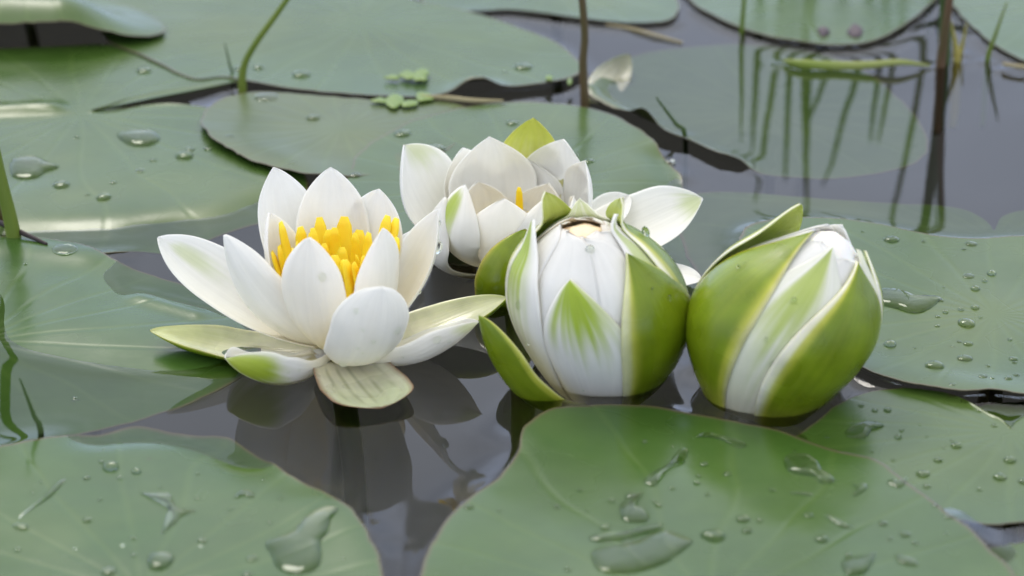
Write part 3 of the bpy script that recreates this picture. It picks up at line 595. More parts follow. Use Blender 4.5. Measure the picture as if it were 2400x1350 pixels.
Q_(tip=t2(1646, 464, 14), W=0.0150, bow=0.006, cup=0.6, kind='petal', base_r=0.008, seed=43, tm=0.6, k=1.6, key='2r', roll=22, green=[(0.6, 0.95, 0.10, 0.0, 0.9, 2)])
Q_(tip=G(1645, 655, 0.003), W=0.0120, bow=0.002, cup=0.45, base_r=0.01, base_z=-0.002, seed=44, tm=0.6, k=1.7)
Q_(tip=t2(1045, 462, -2), W=0.0175, bow=0.013, cup=0.8, base_r=0.012, base_z=-0.003, seed=47, tm=0.55, k=1.5, cream=0.8)
Q_(tip=t2(1232, 372, 30), W=0.0165, bow=0.006, cup=0.6, base_r=0.008, seed=48, tm=0.58, k=1.4, cream=0.9)
Q_(tip=t2(1120, 425, 14), W=0.0120, bow=0.006, cup=0.7, base_r=0.008, base_z=0.003, seed=45, tm=0.6, cream=1.0)
Q_(tip=t2(1285, 430, 18), W=0.0130, bow=0.006, cup=0.7, base_r=0.008, base_z=0.003, seed=46, tm=0.6, cream=1.0)
for i in range(18):
    stamen(F2, C2, 20 * i + rs.uniform(-6, 6), rs.uniform(-8, 8), 0.015 * rs.uniform(0.9, 1.15), 0.0012, 0.007, 0.003, 0.002, i)
stamen(F2, C2, 70, 4, 0.0235, 0.0016, 0.008, 0.003, 0.001, 3)
disc(F2, C2, 0.008, -0.006, 0.012, M_STAMEN, 'pistil'); stalk(F2, C2)

# ---------------------------------------------------------------- flower 3: the opening white bud
c3 = G(1412, 870); C3 = A((c3.x, c3.y, 0.0)); Y3 = c3.y
F3 = empty('water_lily_bud', (c3.x, c3.y, 0)); tag(F3, 'fat white bud just opening, peach hollow at the top and one broad green sepal', 'flower bud', 'water lily buds')
m = 0.001
PR3 = [(h * m, r * m) for h, r in ((-15, 4), (-10, 10), (-3, 16.8), (7, 23.0), (18, 27.2), (28, 28.0), (38, 24.4), (46, 16.6), (52, 8.0))]
fm3 = bud_map(C3, 0, 0, -9 * m)
W3 = lambda **k: wrap(F3, fm3, PR3, **k)
# inner whorl
for i, (az, th_, tr_, daz) in enumerate(((-52, 52.2, 4.2, 6), (48, 52.2, 4.2, -4), (-2, 51.3, 5.6, 0), (98, 52.2, 4.6, -4), (150, 52.2, 5.2, 0), (-154, 52.2, 5.2, 0), (-104, 52.2, 4.6, 4))):
    W3(tip_hr=(th_ * m, tr_ * m), az0=az, az1=az + daz, hw=52, dr=-1.2 * m, twist=0.9 * m, seed=50 + i, tm=0.8, k=3.4, q=0.38, key='3i%d' % i, cream=0.4, hmax=0.048, peach=0.8)
# closed plug added under the dark opening, its peach standing for the glow inside
v = []; f = []; n = 24
for h_, r_ in ((0.0, 14), (28, 24), (40, 20), (47.0, 12), (50.0, 6.5), (51.2, 1.5)):
    for k_ in range(n): v.append((C3[0] - 9 * m * (max(h_, 0) / 60) ** 2 + math.cos(k_ / n * 6.28318) * r_ * m * (1 + 0.12 * math.sin(5 * k_ / n * 6.28318)), C3[1] + math.sin(k_ / n * 6.28318) * r_ * m * (1 + 0.12 * math.sin(5 * k_ / n * 6.28318)), h_ * m))
for j in range(5):
    for k_ in range(n): f.append((j * n + k_, j * n + (k_ + 1) % n, (j + 1) * n + (k_ + 1) % n, (j + 1) * n + k_))
f.append(tuple(range(5 * n, 6 * n)))
link_mesh('inner_petal_plug', mesh_np('inner_petal_plug', np.array(v), f), plain('peach_glow_petal', (0.84, 0.66, 0.42), (0.86, 0.74, 0.52), 80, 0.5, 0.4), F3)
W3(tip_hr=(57.0 * m, 11 * m), flare=4 * m, az0=178, az1=178, hw=52, dr=0, seed=58, tm=0.6, k=1.7, key='3e', pale=0.75)
W3(tip_hr=(55.0 * m, 15.5 * m), flare=7 * m, az0=-80, az1=-82, hw=40, dr=0.4 * m, seed=59, tm=0.5, k=1.5, key='3c', green=[(0.95, 0.85, 0.42, -0.15, 0.55, 1)])
W3(tip_hr=(57.0 * m, 12.0 * m), flare=3.5 * m, az0=62, az1=80, hw=42, dr=0.0 * m, seed=60, tm=0.5, k=1.4, key='3h', green=[(0.7, 0.82, 0.4, 0.45, 0.35, 1)])
W3(tip_hr=(60.0 * m, 14 * m), flare=7 * m, az0=-132, az1=-134, hw=48, dr=1.6 * m, kind='sepal', seed=61, tm=0.55, k=2.0, key='3d', inner=(0.42, 0.46, 0.08))
W3(tip_hr=(59.0 * m, 16.0 * m), flare=6 * m, az0=104, az1=116, hw=46, dr=1.2 * m, kind='sepal', seed=62, tm=0.55, k=2.0, key='3g', inner=(0.46, 0.52, 0.12), curl=2.2, margin=0.8)
W3(tip_hr=(42.5 * m, 22.5 * m), az0=-6, az1=-18, hw=31, dr=1.0 * m, seed=63, tm=0.42, k=1.35, q=0.8, basew=0.82, key='3a', green=[(1.0, 0.90, 0.30, -0.05, 1.0, 1)], curl=2.5, hmax=0.028)
W3(tip_hr=(48.5 * m, 19.0 * m), az0=54, az1=42, hw=40, dr=2.0 * m, kind='sepal', seed=64, tm=0.42, k=1.3, q=0.85, basew=0.8, key='3b', curl=2.2, left_margin=0.80, right_margin=1.0, white=0.55, hmax=0.028)
petal(F3, C3, t3 if False else V(1124, 739, G(1125, 917).y), W=0.0112, bow=0.013, bow2=0.009, cup=0.85, kind='sepal', base=A(G(1385, 905)) + A((0, 0, -0.008)), ref=(0.55, 0.6, 0.55), seed=65, key='3f', tm=0.5, k=1.6, q=0.7, margin=0.93, white=0.3, inner=(0.5, 0.52, 0.3))
stalk(F3, (C3[0], C3[1], -0.012), 0.005)

# ---------------------------------------------------------------- flower 4: the closed green bud
c4 = G(1776, 914); C4 = A((c4.x, c4.y, 0.0))
F4 = empty('water_lily_bud', (c4.x, c4.y, 0)); tag(F4, 'closed leaning bud with glossy green sepals and white petal tips squeezed out', 'flower bud', 'water lily buds')
PR4 = [(h * 1.02 * m, r * 0.90 * m) for h, r in ((-17, 4), (-12, 10.5), (-4, 18), (7, 26), (18, 31.2), (29, 32.2), (41, 26.2), (51, 14.8), (59, 5))]
fm4 = bud_map(C4, 12, 2, 11.5 * m)
W4 = lambda **k: wrap(F4, fm4, PR4, **k)
for i, (az, th_, tr_) in enumerate(((-100, 58, 4.5), (-30, 56.5, 5), (30, 53.5, 6.0), (80, 52.5, 7), (150, 60, 4), (-160, 59, 4))):
    W4(tip_hr=(th_ * m, tr_ * m), az0=az, az1=az, hw=50, dr=-1.4 * m, twist=0.9 * m, seed=70 + i, tm=0.75, k=2.4, q=0.5, key='4i%d' % i, cream=0.4, hmax=0.054)
W4(tip_hr=(62.0 * m, 16 * m), flare=12 * m, az0=-150, az1=-130, hw=36, dr=1.2 * m, kind='sepal', seed=77, tm=0.55, k=2.2, key='4d', inner=(0.42, 0.48, 0.08))
W4(tip_hr=(56.5 * m, 7.0 * m), az0=-20, az1=-2, hw=37, dr=0.0 * m, seed=78, tm=0.5, k=1.6, key='4p', pale=0.25, green=[(0.9, 0.82, 0.45, 0.05, 0.45, 1)])
W4(tip_hr=(58.5 * m, 8 * m), az0=-68, az1=-66, hw=38, dr=0.9 * m, kind='sepal', seed=79, tm=0.5, k=1.4, key='4l', left_margin=1.0, right_margin=0.88, white=0.5, red=0.15)
W4(tip_hr=(55.0 * m, 9 * m), flare=2.0 * m, az0=82, az1=78, hw=30, dr=-0.2 * m, seed=80, tm=0.5, k=1.6, key='4q', pale=0.45, green=[(0.6, 0.85, 0.3, -0.3, 0.3, 1)])
W4(tip_hr=(54.0 * m, 13 * m), flare=1.5 * m, az0=106, az1=94, hw=32, dr=0.8 * m, kind='sepal', seed=81, tm=0.5, k=1.5, key='4r', left_margin=0.7, right_margin=1.0)
W4(tip_hr=(53.5 * m, 13.0 * m), az0=26, az1=46, hw=40, dr=1.5 * m, kind='sepal', seed=82, tm=0.45, k=1.25, q=0.9, basew=0.8, key='4f', left_margin=0.80, right_margin=1.0, white=1.0, red=0.12)
v = []; f = []; n = 24
for h_, r_ in ((10, 24), (30, 28), (42, 22), (50, 13), (55.0, 7), (57.5, 1.5)):
    for k_ in range(n):
        a_ = k_ / n * 6.28318; rr_ = r_ * m * (1 + 0.06 * math.sin(5 * a_ + h_ * 0.1)); v.append(fm4(np.array(rr_), np.array(a_), np.array(h_ * 1.01 * m)))
for j in range(5):
    for k_ in range(n): f.append((j * n + k_, j * n + (k_ + 1) % n, (j + 1) * n + (k_ + 1) % n, (j + 1) * n + k_))
f.append(tuple(range(5 * n, 6 * n)))
link_mesh('inner_petal_plug', mesh_np('inner_petal_plug', np.array(v), f), plain('white_petal', (0.76, 0.745, 0.69), (0.80, 0.785, 0.74), 80, 0.5, 0.4), F4)
stalk(F4, (C4[0], C4[1], -0.014), 0.005)
for (cx, cy_, r_) in ((C1[0], C1[1], 0.008), (C2[0], C2[1], 0.012), (C3[0], C3[1], 0.0235), (C4[0], C4[1], 0.0265)):
    for a in np.linspace(0, 2 * math.pi, 60): SOURCES.append((cx + math.cos(a) * r_, cy_ + math.sin(a) * r_, 0.0015, 0.004))

# ------------------------------------------------------------------ reeds and grasses
def blade(name, label, pts, radii, m_, cat='reed', flat=0.5, group=None, sides=8):
    me = tube(pts, radii, sides, 10, flat); p0 = A(pts[0])
    o = link_mesh(name, me, m_); tag(o, label, cat, group); SOURCES.append((p0[0], p0[1], 0.001, 0.003)); return o
def up(px, py, tops, z_under=-0.03):
    """a stalk standing at the water pixel (px,py); tops = (dx px at that spot, dy metres away, z metres)"""
    b = G(px, py); out = [(b.x, b.y, z_under), (b.x, b.y, 0.0)]
    for dx, dy, z in tops: out.append((b.x + dx, b.y + dy, z))
    return out
blade('reed', 'thick green reed leaning at the edge of the notched pad', up(34, 566, [(-0.004, 0.0, 0.03), (-0.010, 0.002, 0.075), (-0.020, 0.004, 0.15)]), [0.0030, 0.0028, 0.0022, 0.0018, 0.0008], M_REED)
blade('reed', 'thin reddish reed hugging the thick green one', up(10, 530, [(-0.004, 0.0, 0.02), (-0.012, 0.0, 0.06), (-0.02, 0, 0.11)]), [0.0014, 0.0013, 0.0011, 0.0006], M_REED_R)
blade('sprout', 'bent green sprout rising beside the dull olive pad', up(568, 222, [(0.001, 0, 0.012), (0.006, 0, 0.022), (0.016, 0, 0.036), (0.030, 0.0, 0.056), (0.042, 0, 0.075)]), [0.0019, 0.0018, 0.0014, 0.0013, 0.0010, 0.0004], M_REED, 'sprout')
blade('grass_blade', 'hair-thin dark blade beside the bent sprout', up(546, 186, [(-0.001, 0, 0.006), (-0.0028, 0, 0.016)]), [0.0006, 0.0006, 0.0005, 0.0002], M_REED_D, 'grass')
blade('reed', 'upright russet stem behind the half open flower', up(1371, 258, [(-0.001, 0, 0.02), (-0.0005, 0, 0.034), (-0.003, 0, 0.06), (-0.010, 0.004, 0.12)]), [0.0020, 0.0019, 0.0016, 0.0015, 0.0012], M_REED_R, flat=0.9)
blade('grass_blade', 'slender upright grass by the pad with dried scraps', up(1738, 84, [(0.0004, 0, 0.012), (0.0012, 0, 0.03), (0.0018, 0, 0.05)]), [0.0011, 0.0011, 0.0009, 0.0003], M_REED, 'grass')
blade('grass_blade', 'short bright grass blade in front of the far pale pad', up(2314, 146, [(0.0025, 0, 0.012), (0.0065, 0, 0.027)]), [0.0012, 0.0012, 0.0009, 0.0003], M_REED, 'grass')
blade('grass_blade', 'short thin blade on the turned-up green and red rim', up(1606, 322, [(-0.004, 0, 0.006), (-0.012, 0, 0.017)]), [0.0010, 0.0010, 0.0008, 0.0003], M_REED_D, 'grass')
blade('grass_blade', 'single thin blade standing where two front pads meet', up(97, 1022, [(-0.002, 0, 0.008), (-0.0055, 0, 0.0205)]), [0.0009, 0.0010, 0.0007, 0.0002], M_REED_D, 'grass')
# the reed clump
CL = 'reeds of the tall clump'
blade('reed', 'stout dark green reed in the middle of the tall clump', up(2212, 152, [(-0.0006, 0, 0.02), (-0.0018, 0.0, 0.045), (-0.006, 0.002, 0.11), (-0.010, 0.004, 0.16)]), [0.0026, 0.0028, 0.0026, 0.0022, 0.0006], M_REED_D, 'reed', 0.6, CL)
blade('reed', 'olive reed crossing in front of the stout dark one', up(2204, 160, [(0.001, -0.001, 0.02), (0.003, -0.001, 0.045), (0.007, 0, 0.09)]), [0.0022, 0.0022, 0.0017, 0.0004], M_REED_R, 'reed', 0.6, CL)
blade('reed', 'short yellow withered blade at the foot of the clump', up(2242, 148, [(-0.001, 0, 0.008), (-0.004, 0, 0.02)]), [0.0018, 0.0016, 0.0003], M_REED_Y, 'reed', 0.5, CL)
blade('reed', 'small pale yellow blade beside the withered one', up(2252, 128, [(0.0006, 0, 0.006), (0.0016, 0, 0.014)]), [0.0010, 0.0009, 0.0003], M_REED_Y, 'reed', 0.5, CL)
# reeds standing farther off: only their mirror images reach into the picture
fr_ = random.Random(3)
for (px, top, lean) in ((1782, 0.085, 0.0), (1835, 0.115, -0.006), (1862, 0.105, 0.000), (1892, 0.125, 0.004), (1905, 0.09, 0.001), (1990, 0.085, -0.012), (2050, 0.11, -0.014), (2080, 0.085, -0.003), (2120, 0.085, -0.006), (2185, 0.15, -0.012), (2215, 0.15, 0.004)):
    b = G(px, -40 - fr_.uniform(0, 40)); x0, y0 = b.x, b.y
    blade('reed', 'reed mirrored in the open water, standing beyond the pads', [(x0, y0, -0.03), (x0, y0, 0.0), (x0 + lean * 0.3, y0, top * 0.4), (x0 + lean, y0, top * 0.8), (x0 + lean * 1.4, y0, top)],
          [0.0017, 0.0017, 0.0016, 0.0012, 0.0004], M_REED_D if fr_.random() < .6 else M_REED, 'reed', 0.5, 'reeds beyond the pads')
g = lambda px, py, z: tuple(G(px, py, z))
blade('fallen_blade', 'pale yellow-green blade floating flat in front of the reeds', [g(1836, 142, .0022), g(1890, 150, .0025), g(1960, 154, .002), g(2040, 152, .003), g(2110, 146, .004), g(2180, 154, .001)], [0.0006, 0.0019, 0.0020, 0.0017, 0.0014, 0.0004], M_BLADE, 'grass', 0.3)
blade('dead_stalk', 'dark dead stalk lying across the foot of the thick reed', [g(-60, 495, .004), g(0, 522, .004), g(50, 545, .0035), g(110, 572, .0028)], [0.0012, 0.0012, 0.0011, 0.0006], M_DEAD, 'stalk', 0.8)
blade('straw', 'pale straw lying along the seam between the back pads', [g(985, 226, .005), g(1050, 230, .0052), g(1110, 236, .0056), g(1180, 236, .0052)], [0.0006, 0.0012, 0.0011, 0.0004], M_STRAW, 'straw', 0.4)
blade('straw', 'thin pale straw on open water behind the russet stem', [g(1420, 58, .001), g(1480, 68, .001), g(1540, 84, .001), g(1600, 100, .0005)], [0.0005, 0.0008, 0.0008, 0.0004], M_STRAW, 'straw', 0.4)
blade('straw', 'yellowish straw end at the rim of the far pale pad', [g(2350, 150, .003), g(2390, 156, .003), g(2450, 158, .003)], [0.0007, 0.0010, 0.0008], M_STRAW, 'straw', 0.5)

# ------------------------------------------------------------------ scraps and duckweed
def patch(name, outline, zfun, h, m_, edge_pow=0.5, rings=7, n=48, under=0.0003, jitter=0.0):
    W = np.array([A(G(x, y))[:2] for x, y in outline]); W = ccw(W); o = resample(catmull(W, 10, True), n, True); c = o.mean(0)
    rr = np.sin(np.linspace(0, 1, rings + 1)[1:] * math.pi / 2)
    XY = c + (o[None] - c) * rr[:, None, None]; base = zfun(XY[..., 0], XY[..., 1]); RR = np.repeat(rr[:, None], n, 1)
    top = base + h * (1 - RR ** 2.6) ** edge_pow
    v = np.vstack([np.concatenate([XY, top[..., None]], -1).reshape(-1, 3), np.concatenate([XY[-1], (base[-1] - under)[:, None]], -1),
                   [[c[0], c[1], float(zfun(np.array([c[0]]), np.array([c[1]]))[0]) + h]], [[c[0], c[1], float(zfun(np.array([c[0]]), np.array([c[1]]))[0]) - under]]])
    f = []; rings_ = len(rr); ct = rings_ * n + n; cb = ct + 1; U = rings_ * n
    for k_ in range(n):
        k2 = (k_ + 1) % n; f.append((ct, k_, k2)); f.append((cb, U + k2, U + k_))
        for j in range(rings_ - 1): f.append((j * n + k_, (j + 1) * n + k_, (j + 1) * n + k2, j * n + k2))
        a, b = (rings_ - 1) * n + k_, (rings_ - 1) * n + k2; f.append((a, U + k_, U + k2, b))
    me = mesh_np(name, v, f)
    return link_mesh(name, me, m_)
def flat_z(z): return lambda x, y: np.full(np.shape(x), z)
def near(px, py, rx, ry, k=9, seed=0, j=0.25):
    rg = random.Random(seed * 13 + int(px)); return [(px + math.cos(a) * rx * (1 + rg.uniform(-j, j)), py + math.sin(a) * ry * (1 + rg.uniform(-j, j))) for a in [i * 2 * math.pi / k for i in range(k)]]
for (x, y, rx, ry, d) in ((1930, 92, 13, 10, 'round dried scrap stuck to the pad rim'), (2003, 88, 16, 15, 'torn upright dried scrap on the pad rim')):
    tag(patch('dried_scrap', near(x, y, rx, ry, 7, 1, 0.35), LEAVES['top_right']['zf'], 0.0025, M_SCRAP), d, 'scrap')
zbl = LEAVES['top_left_big']['zf']
for i, (x, y, rx, ry) in enumerate(((922, 207, 16, 5), (955, 200, 20, 8), (990, 195, 18, 9), (985, 208, 14, 7), (925, 262, 20, 14), (960, 268, 26, 9), (1000, 254, 20, 12), (890, 262, 16, 6), (1288, 208, 9, 7), (1335, 216, 6, 8))):
    tag(patch('duckweed', near(x, y, rx, ry, 8, i, 0.4), flat_z(0.0048 if y < 240 else 0.0050), 0.0004, M_DUCK), 'bright green scrap of floating weed at the seam of the back pads', 'weed', 'green weed scraps at the back pads')

# ------------------------------------------------------------------ water drops
n = 20; v = []; f = []
prof = [(math.cos(a), math.sin(a)) for a in np.linspace(0, math.pi / 2 * 0.9, 7)]
for r_, z_ in [(0.86, -0.32)] + prof:
    for k_ in range(n): v.append((math.cos(2 * math.pi * k_ / n) * r_, math.sin(2 * math.pi * k_ / n) * r_, z_))
for j in range(len(prof)):
    for k_ in range(n): f.append((j * n + k_, j * n + (k_ + 1) % n, (j + 1) * n + (k_ + 1) % n, (j + 1) * n + k_))
f.append(tuple(range(n))[::-1]); v.append((0, 0, 1.0)); top_i = len(v) - 1
for k_ in range(n): f.append((len(prof) * n + k_, len(prof) * n + (k_ + 1) % n, top_i))
DROP = mesh_np('water_droplet', np.array(v), f); DROP.materials.append(M_DROP)
def drop_on_leaf(key, px, py, wpx, hrel, label, group, ratio=1.0):
    zfun = LEAVES[key]['zf']; p = G(px, py, 0.002); z = float(zfun(np.array([p.x]), np.array([p.y]))[0]); p = G(px, py, z)
    z = float(zfun(np.array([p.x]), np.array([p.y]))[0])
    a = wpx / 2 * (CAM - p).length / FPX
    o = bpy.data.objects.new('water_droplet', DROP); col.objects.link(o); o.location = (p.x, p.y, z + 0.00005); o.scale = (a, a * ratio, a * hrel)
    o.rotation_euler[2] = rs.uniform(-0.4, 0.4); tag(o, label, 'droplet', group); return o
LF = dict(front_left='on the pad with the large bean-shaped puddle', front_right='on the streaked pad in front of the closed bud',
          right_low='on the pale pad tucked under the streaked pad', right_mid='on the broad pad with the slipper-shaped puddle',
          left_notched='on the pad with the deep notch', top_left_big='on the huge back pad', small_dull='on the dull olive pad', behind_flowers='on the round pad behind the flowers',
          top_right='on the pad with dried scraps', left_awash='on the pad awash beside the open flower')
DR = dict(
 front_left=[(238, 1083, 13, .5), (281, 1121, 13, .6), (203, 1121, 17, .25), (243, 1053, 6, .5), (205, 1220, 22, .35), (234, 1172, 10, .25), (375, 1142, 7, .4), (464, 1111, 8, .4), (463, 1168, 11, .3), (540, 1193, 9, .5), (96, 1130, 8, .3), (76, 1155, 7, .25), (312, 1262, 15, .25), (474, 1267, 22, .25), (287, 1278, 8, .2), (470, 1280, 8, .2),
             (41, 1289, 14, .2), (177, 1286, 9, .2), (591, 1309, 27, .2), (617, 1126, 9, .5), (658, 1170, 11, .5), (645, 1190, 6, .4), (703, 1199, 6, .4), (789, 1199, 6, .5), (315, 1301, 12, .2), (255, 1340, 34, .25), (580, 1347, 26, .2), (513, 1106, 5, .4), (531, 1109, 5, .4), (543, 1115, 4, .4), (805, 1308, 10, .2), (632, 1225, 9, .15)],
 front_right=[(1099, 1191, 25, .42), (1171, 1198, 10, .45), (1358, 1149, 14, .4), (1374, 1199, 8, .4), (1305, 1189, 15, .25), (1433, 1175, 16, .4), (1479, 1163, 27, .3), (1418, 1237, 24, .3), (1543, 1184, 17, .3), (1533, 1176, 11, .3), (1576, 1145, 13, .35), (1633, 1133, 16, .4), (1650, 1089, 20, .35), (1637, 1117, 13, .3), (1704, 1112, 20, .3), (1658, 1159, 12, .3), (1742, 1217, 34, .3), (1780, 1221, 15, .35), (1751, 1244, 25, .3),
              (1577, 1048, 8, .45), (1596, 1047, 7, .45), (1625, 1027, 6, .4), (1562, 1076, 5, .4), (1636, 1070, 5, .4), (1511, 1036, 14, .35), (1926, 1265, 31, .3), (1810, 1149, 16, .3), (1895, 1208, 24, .25), (2070, 1228, 22, .28), (2122, 1254, 27, .28), (2192, 1187, 20, .3), (2224, 1214, 27, .28), (2146, 1274, 18, .2), (2086, 1264, 14, .2), (1990, 1302, 18, .2), (2218, 1252, 14, .2), (1331, 1335, 17, .25), (2258, 1243, 16, .2), (1862, 1059, 12, .3), (1877, 1044, 12, .3), (1470, 1272, 27, .2), (1463, 1250, 16, .2)],
 right_low=[(2018, 952, 15, .45), (2050, 963, 16, .4), (2080, 962, 19, .4), (2113, 1009, 11, .4), (2105, 1025, 18, .45), (2172, 1023, 8, .4), (2241, 1045, 26, .4), (2199, 1079, 22, .4), (2367, 1079, 30, .4), (2163, 1112, 32, .4), (2343, 1119, 32, .4), (2172, 1141, 18, .4), (2295, 1148, 14, .4), (2398, 1129, 22, .4), (2295, 964, 10, .4), (2330, 998, 15, .25), (2004, 997, 6, .5), (1938, 1026, 9, .5), (2043, 1059, 8, .4), (2093, 1079, 9, .4), (2156, 995, 7, .3), (2231, 1033, 8, .4), (2213, 1050, 7, .3)],
 right_mid=[(2022, 544, 9, .4), (2089, 562, 38, .3), (2165, 567, 11, .45), (2276, 573, 30, .25), (2259, 585, 11, .4), (2270, 647, 26, .15), (2324, 641, 22, .55), (2308, 658, 13, .5), (2286, 677, 22, .5), (2285, 721, 20, .5), (2252, 725, 14, .5), (2216, 731, 14, .45), (2203, 704, 17, .2), (2265, 758, 39, .4), (2298, 744, 9, .4), (2198, 742, 13, .2), (2197, 764, 12, .3), (2086, 808, 30, .55), (2367, 796, 11, .4), (2269, 806, 23, .3), (2248, 801, 11, .2), (2261, 841, 37, .25), (2190, 860, 46, .4), (2375, 842, 20, .3), (2378, 850, 13, .2), (2316, 859, 12, .25), (2304, 886, 22, .25), (2325, 890, 12, .3), (2363, 890, 20, .35), (2382, 881, 15, .25), (2143, 816, 7, .3), (2232, 812, 9, .2), (2233, 904, 19, .2), (2212, 673, 7, .4)],
 left_notched=[(144, 434, 40, .3), (432, 366, 42, .35), (445, 351, 24, .2), (243, 463, 34, .4), (180, 322, 14, .2), (359, 376, 18, .2), (487, 350, 22, .25), (338, 167, 36, .3), (265, 428, 16, .2), (205, 457, 12, .2), (328, 400, 22, .12)],
 top_left_big=[(706, 177, 44, .3), (606, 159, 28, .3), (563, 162, 28, .3), (1226, 158, 44, .25), (1185, 170, 14, .2)],
 small_dull=[(734, 277, 32, .3), (538, 323, 22, .12), (625, 228, 60, .1)],
 behind_flowers=[(832, 413, 30, .35), (943, 315, 42, .3), (1022, 350, 46, .3), (1200, 289, 28, .3), (1180, 248, 16, .3), (1570, 381, 30, .3), (1345, 365, 22, .2), (1380, 378, 26, .2), (1240, 560, 20, .2)],
 top_right=[(1830, 22, 14, .2)],
 left_awash=[(152, 584, 58, .12), (176, 938, 19, .4), (60, 620, 9, .3), (20, 640, 7, .3)])
for key, lst in DR.items():
    for (x, y, w_, h_) in lst:
        h_ = h_ * (1.45 if w_ < 20 else 1.2)
        size = ('tiny bead of water' if w_ <= 9 else 'small round droplet' if w_ <= 19 else 'large domed droplet' if h_ > .24 else 'broad flat droplet')
        drop_on_leaf(key, x, y, w_, h_, size + ' ' + LF[key], size + 's ' + LF[key], ratio=1.0 + 0.25 * rs.random())
drop_on_leaf('front_left', 260, 1096, 39, 0.72, 'largest bead of water on the pad with the bean-shaped puddle', None)
drop_on_leaf('front_left', 320, 1106, 23, 0.70, 'second largest bead of water, next to the largest bead', None)
def puddle(key, label, outline, h=0.0009, group=None):
    return tag(patch('puddle', outline, LEAVES[key]['zf'], h, M_DROP, 0.5, 10, 72), label, 'puddle', group)
puddle('front_left', 'large bean-shaped puddle on a front pad', [(622, 1290), (640, 1278), (690, 1258), (725, 1225), (770, 1212), (796, 1220), (778, 1238), (770, 1270), (752, 1290), (755, 1325), (740, 1352), (690, 1362), (650, 1345), (635, 1312)], 0.0013)
puddle('front_left', 'oval puddle close to the bean-shaped one', [(347, 1335), (355, 1316), (385, 1312), (408, 1318), (402, 1338), (380, 1352), (355, 1350)], 0.0012)
puddle('front_left', 'thin forked water streak on a front pad', [(325, 1167), (345, 1168), (398, 1170), (405, 1185), (425, 1208), (462, 1212), (430, 1222), (412, 1240), (380, 1266), (400, 1240), (410, 1220), (395, 1190), (370, 1178)], 0.0006)
puddle('front_left', 'narrow broken trickle on a front pad', [(45, 1228), (60, 1218), (100, 1186), (120, 1162), (142, 1138), (156, 1134), (145, 1150), (128, 1170), (112, 1184), (80, 1206)], 0.0006)
puddle('front_left', 'small flat lens of water left of the bead trail', [(32, 1245), (45, 1240), (68, 1248), (62, 1256), (40, 1254)], 0.0006)
puddle('front_left', 'flat green patch of wet near the dipping rim', [(550, 1182), (560, 1165), (580, 1161), (595, 1170), (594, 1182), (570, 1176)], 0.0005)
puddle('front_right', 'widest flat puddle under its long green streak', [(1385, 1325), (1400, 1305), (1440, 1300), (1500, 1285), (1550, 1262), (1600, 1275), (1622, 1290), (1590, 1320), (1550, 1345), (1480, 1365), (1410, 1362)], 0.0012)
puddle('front_right', 'long green trickle above the widest puddle', [(1380, 1280), (1400, 1277), (1430, 1280), (1480, 1270), (1520, 1254), (1550, 1248), (1553, 1256), (1520, 1270), (1470, 1284), (1420, 1292), (1390, 1290)], 0.0010)
puddle('front_right', 'forked trickle with a split end on the streaked pad', [(1508, 1150), (1520, 1138), (1545, 1126), (1575, 1105), (1592, 1076), (1612, 1074), (1610, 1090), (1602, 1108), (1594, 1092), (1582, 1110), (1555, 1130), (1540, 1140), (1538, 1158), (1522, 1162)], 0.0010)
puddle('front_right', 'hooked trickle between two rows of droplets', [(1452, 1208), (1470, 1188), (1498, 1176), (1508, 1173), (1485, 1190), (1475, 1204), (1500, 1212), (1520, 1226), (1515, 1244), (1480, 1246), (1458, 1238)], 0.0009)
puddle('front_right', 'deep green irregular puddle close to the closed bud', [(1836, 1100), (1850, 1088), (1890, 1088), (1915, 1105), (1930, 1130), (1955, 1145), (1950, 1155), (1925, 1155), (1905, 1140), (1870, 1134), (1845, 1124)], 0.0013)
puddle('front_right', 'slim flat puddle against the shaded far rim', [(1630, 1045), (1650, 1032), (1672, 1038), (1700, 1045), (1740, 1056), (1750, 1068), (1725, 1070), (1690, 1052), (1655, 1044)], 0.0009)
puddle('front_right', 'tooth-shaped wet mark between the droplets', [(1996, 1158), (2010, 1156), (2030, 1158), (2030, 1170), (2010, 1182), (1998, 1184), (2008, 1168)], 0.0008)
puddle('front_right', 'comma-shaped wet mark against the rim', [(2076, 1155), (2086, 1146), (2096, 1154), (2115, 1152), (2126, 1140), (2122, 1158), (2108, 1170), (2092, 1166), (2080, 1160)], 0.0009)
puddle('front_right', 'short dash of water on the streaked pad', [(1848, 1176), (1870, 1174), (1902, 1178), (1898, 1182), (1870, 1180)], 0.0006)
puddle('front_right', 'slanting thin trickle below the short dash', [(1928, 1226), (1945, 1228), (1965, 1240), (1985, 1252), (2000, 1258), (1975, 1258), (1955, 1248)], 0.0006)
puddle('front_right', 'pear-shaped droplet beside the widest puddle', [(1640, 1274), (1655, 1266), (1680, 1264), (1698, 1272), (1696, 1284), (1675, 1290), (1655, 1284)], 0.0013)
puddle('front_right', 'wet patch at the streaked pad near front corner', [(1972, 1348), (1980, 1332), (2010, 1326), (2040, 1322), (2052, 1318), (2040, 1350), (2020, 1370), (1985, 1372)], 0.0010)
puddle('front_right', 'faint wide smear of water by the right rim', [(2098, 1322), (2120, 1325), (2150, 1338), (2145, 1350), (2115, 1345), (2100, 1335)], 0.0006)
puddle('right_low', 'drawn-out glossy puddle shaped like a tadpole', [(1980, 1030), (1988, 1016), (2015, 1003), (2040, 999), (2065, 1003), (2070, 1011), (2045, 1018), (2035, 1030), (2025, 1038), (2000, 1038)], 0.0013)
puddle('right_mid', 'slipper-shaped puddle on a broad pad', [(2050, 712), (2060, 698), (2090, 697), (2120, 704), (2150, 716), (2180, 718), (2206, 718), (2185, 738), (2160, 750), (2135, 752), (2100, 742), (2065, 732)], 0.0018)
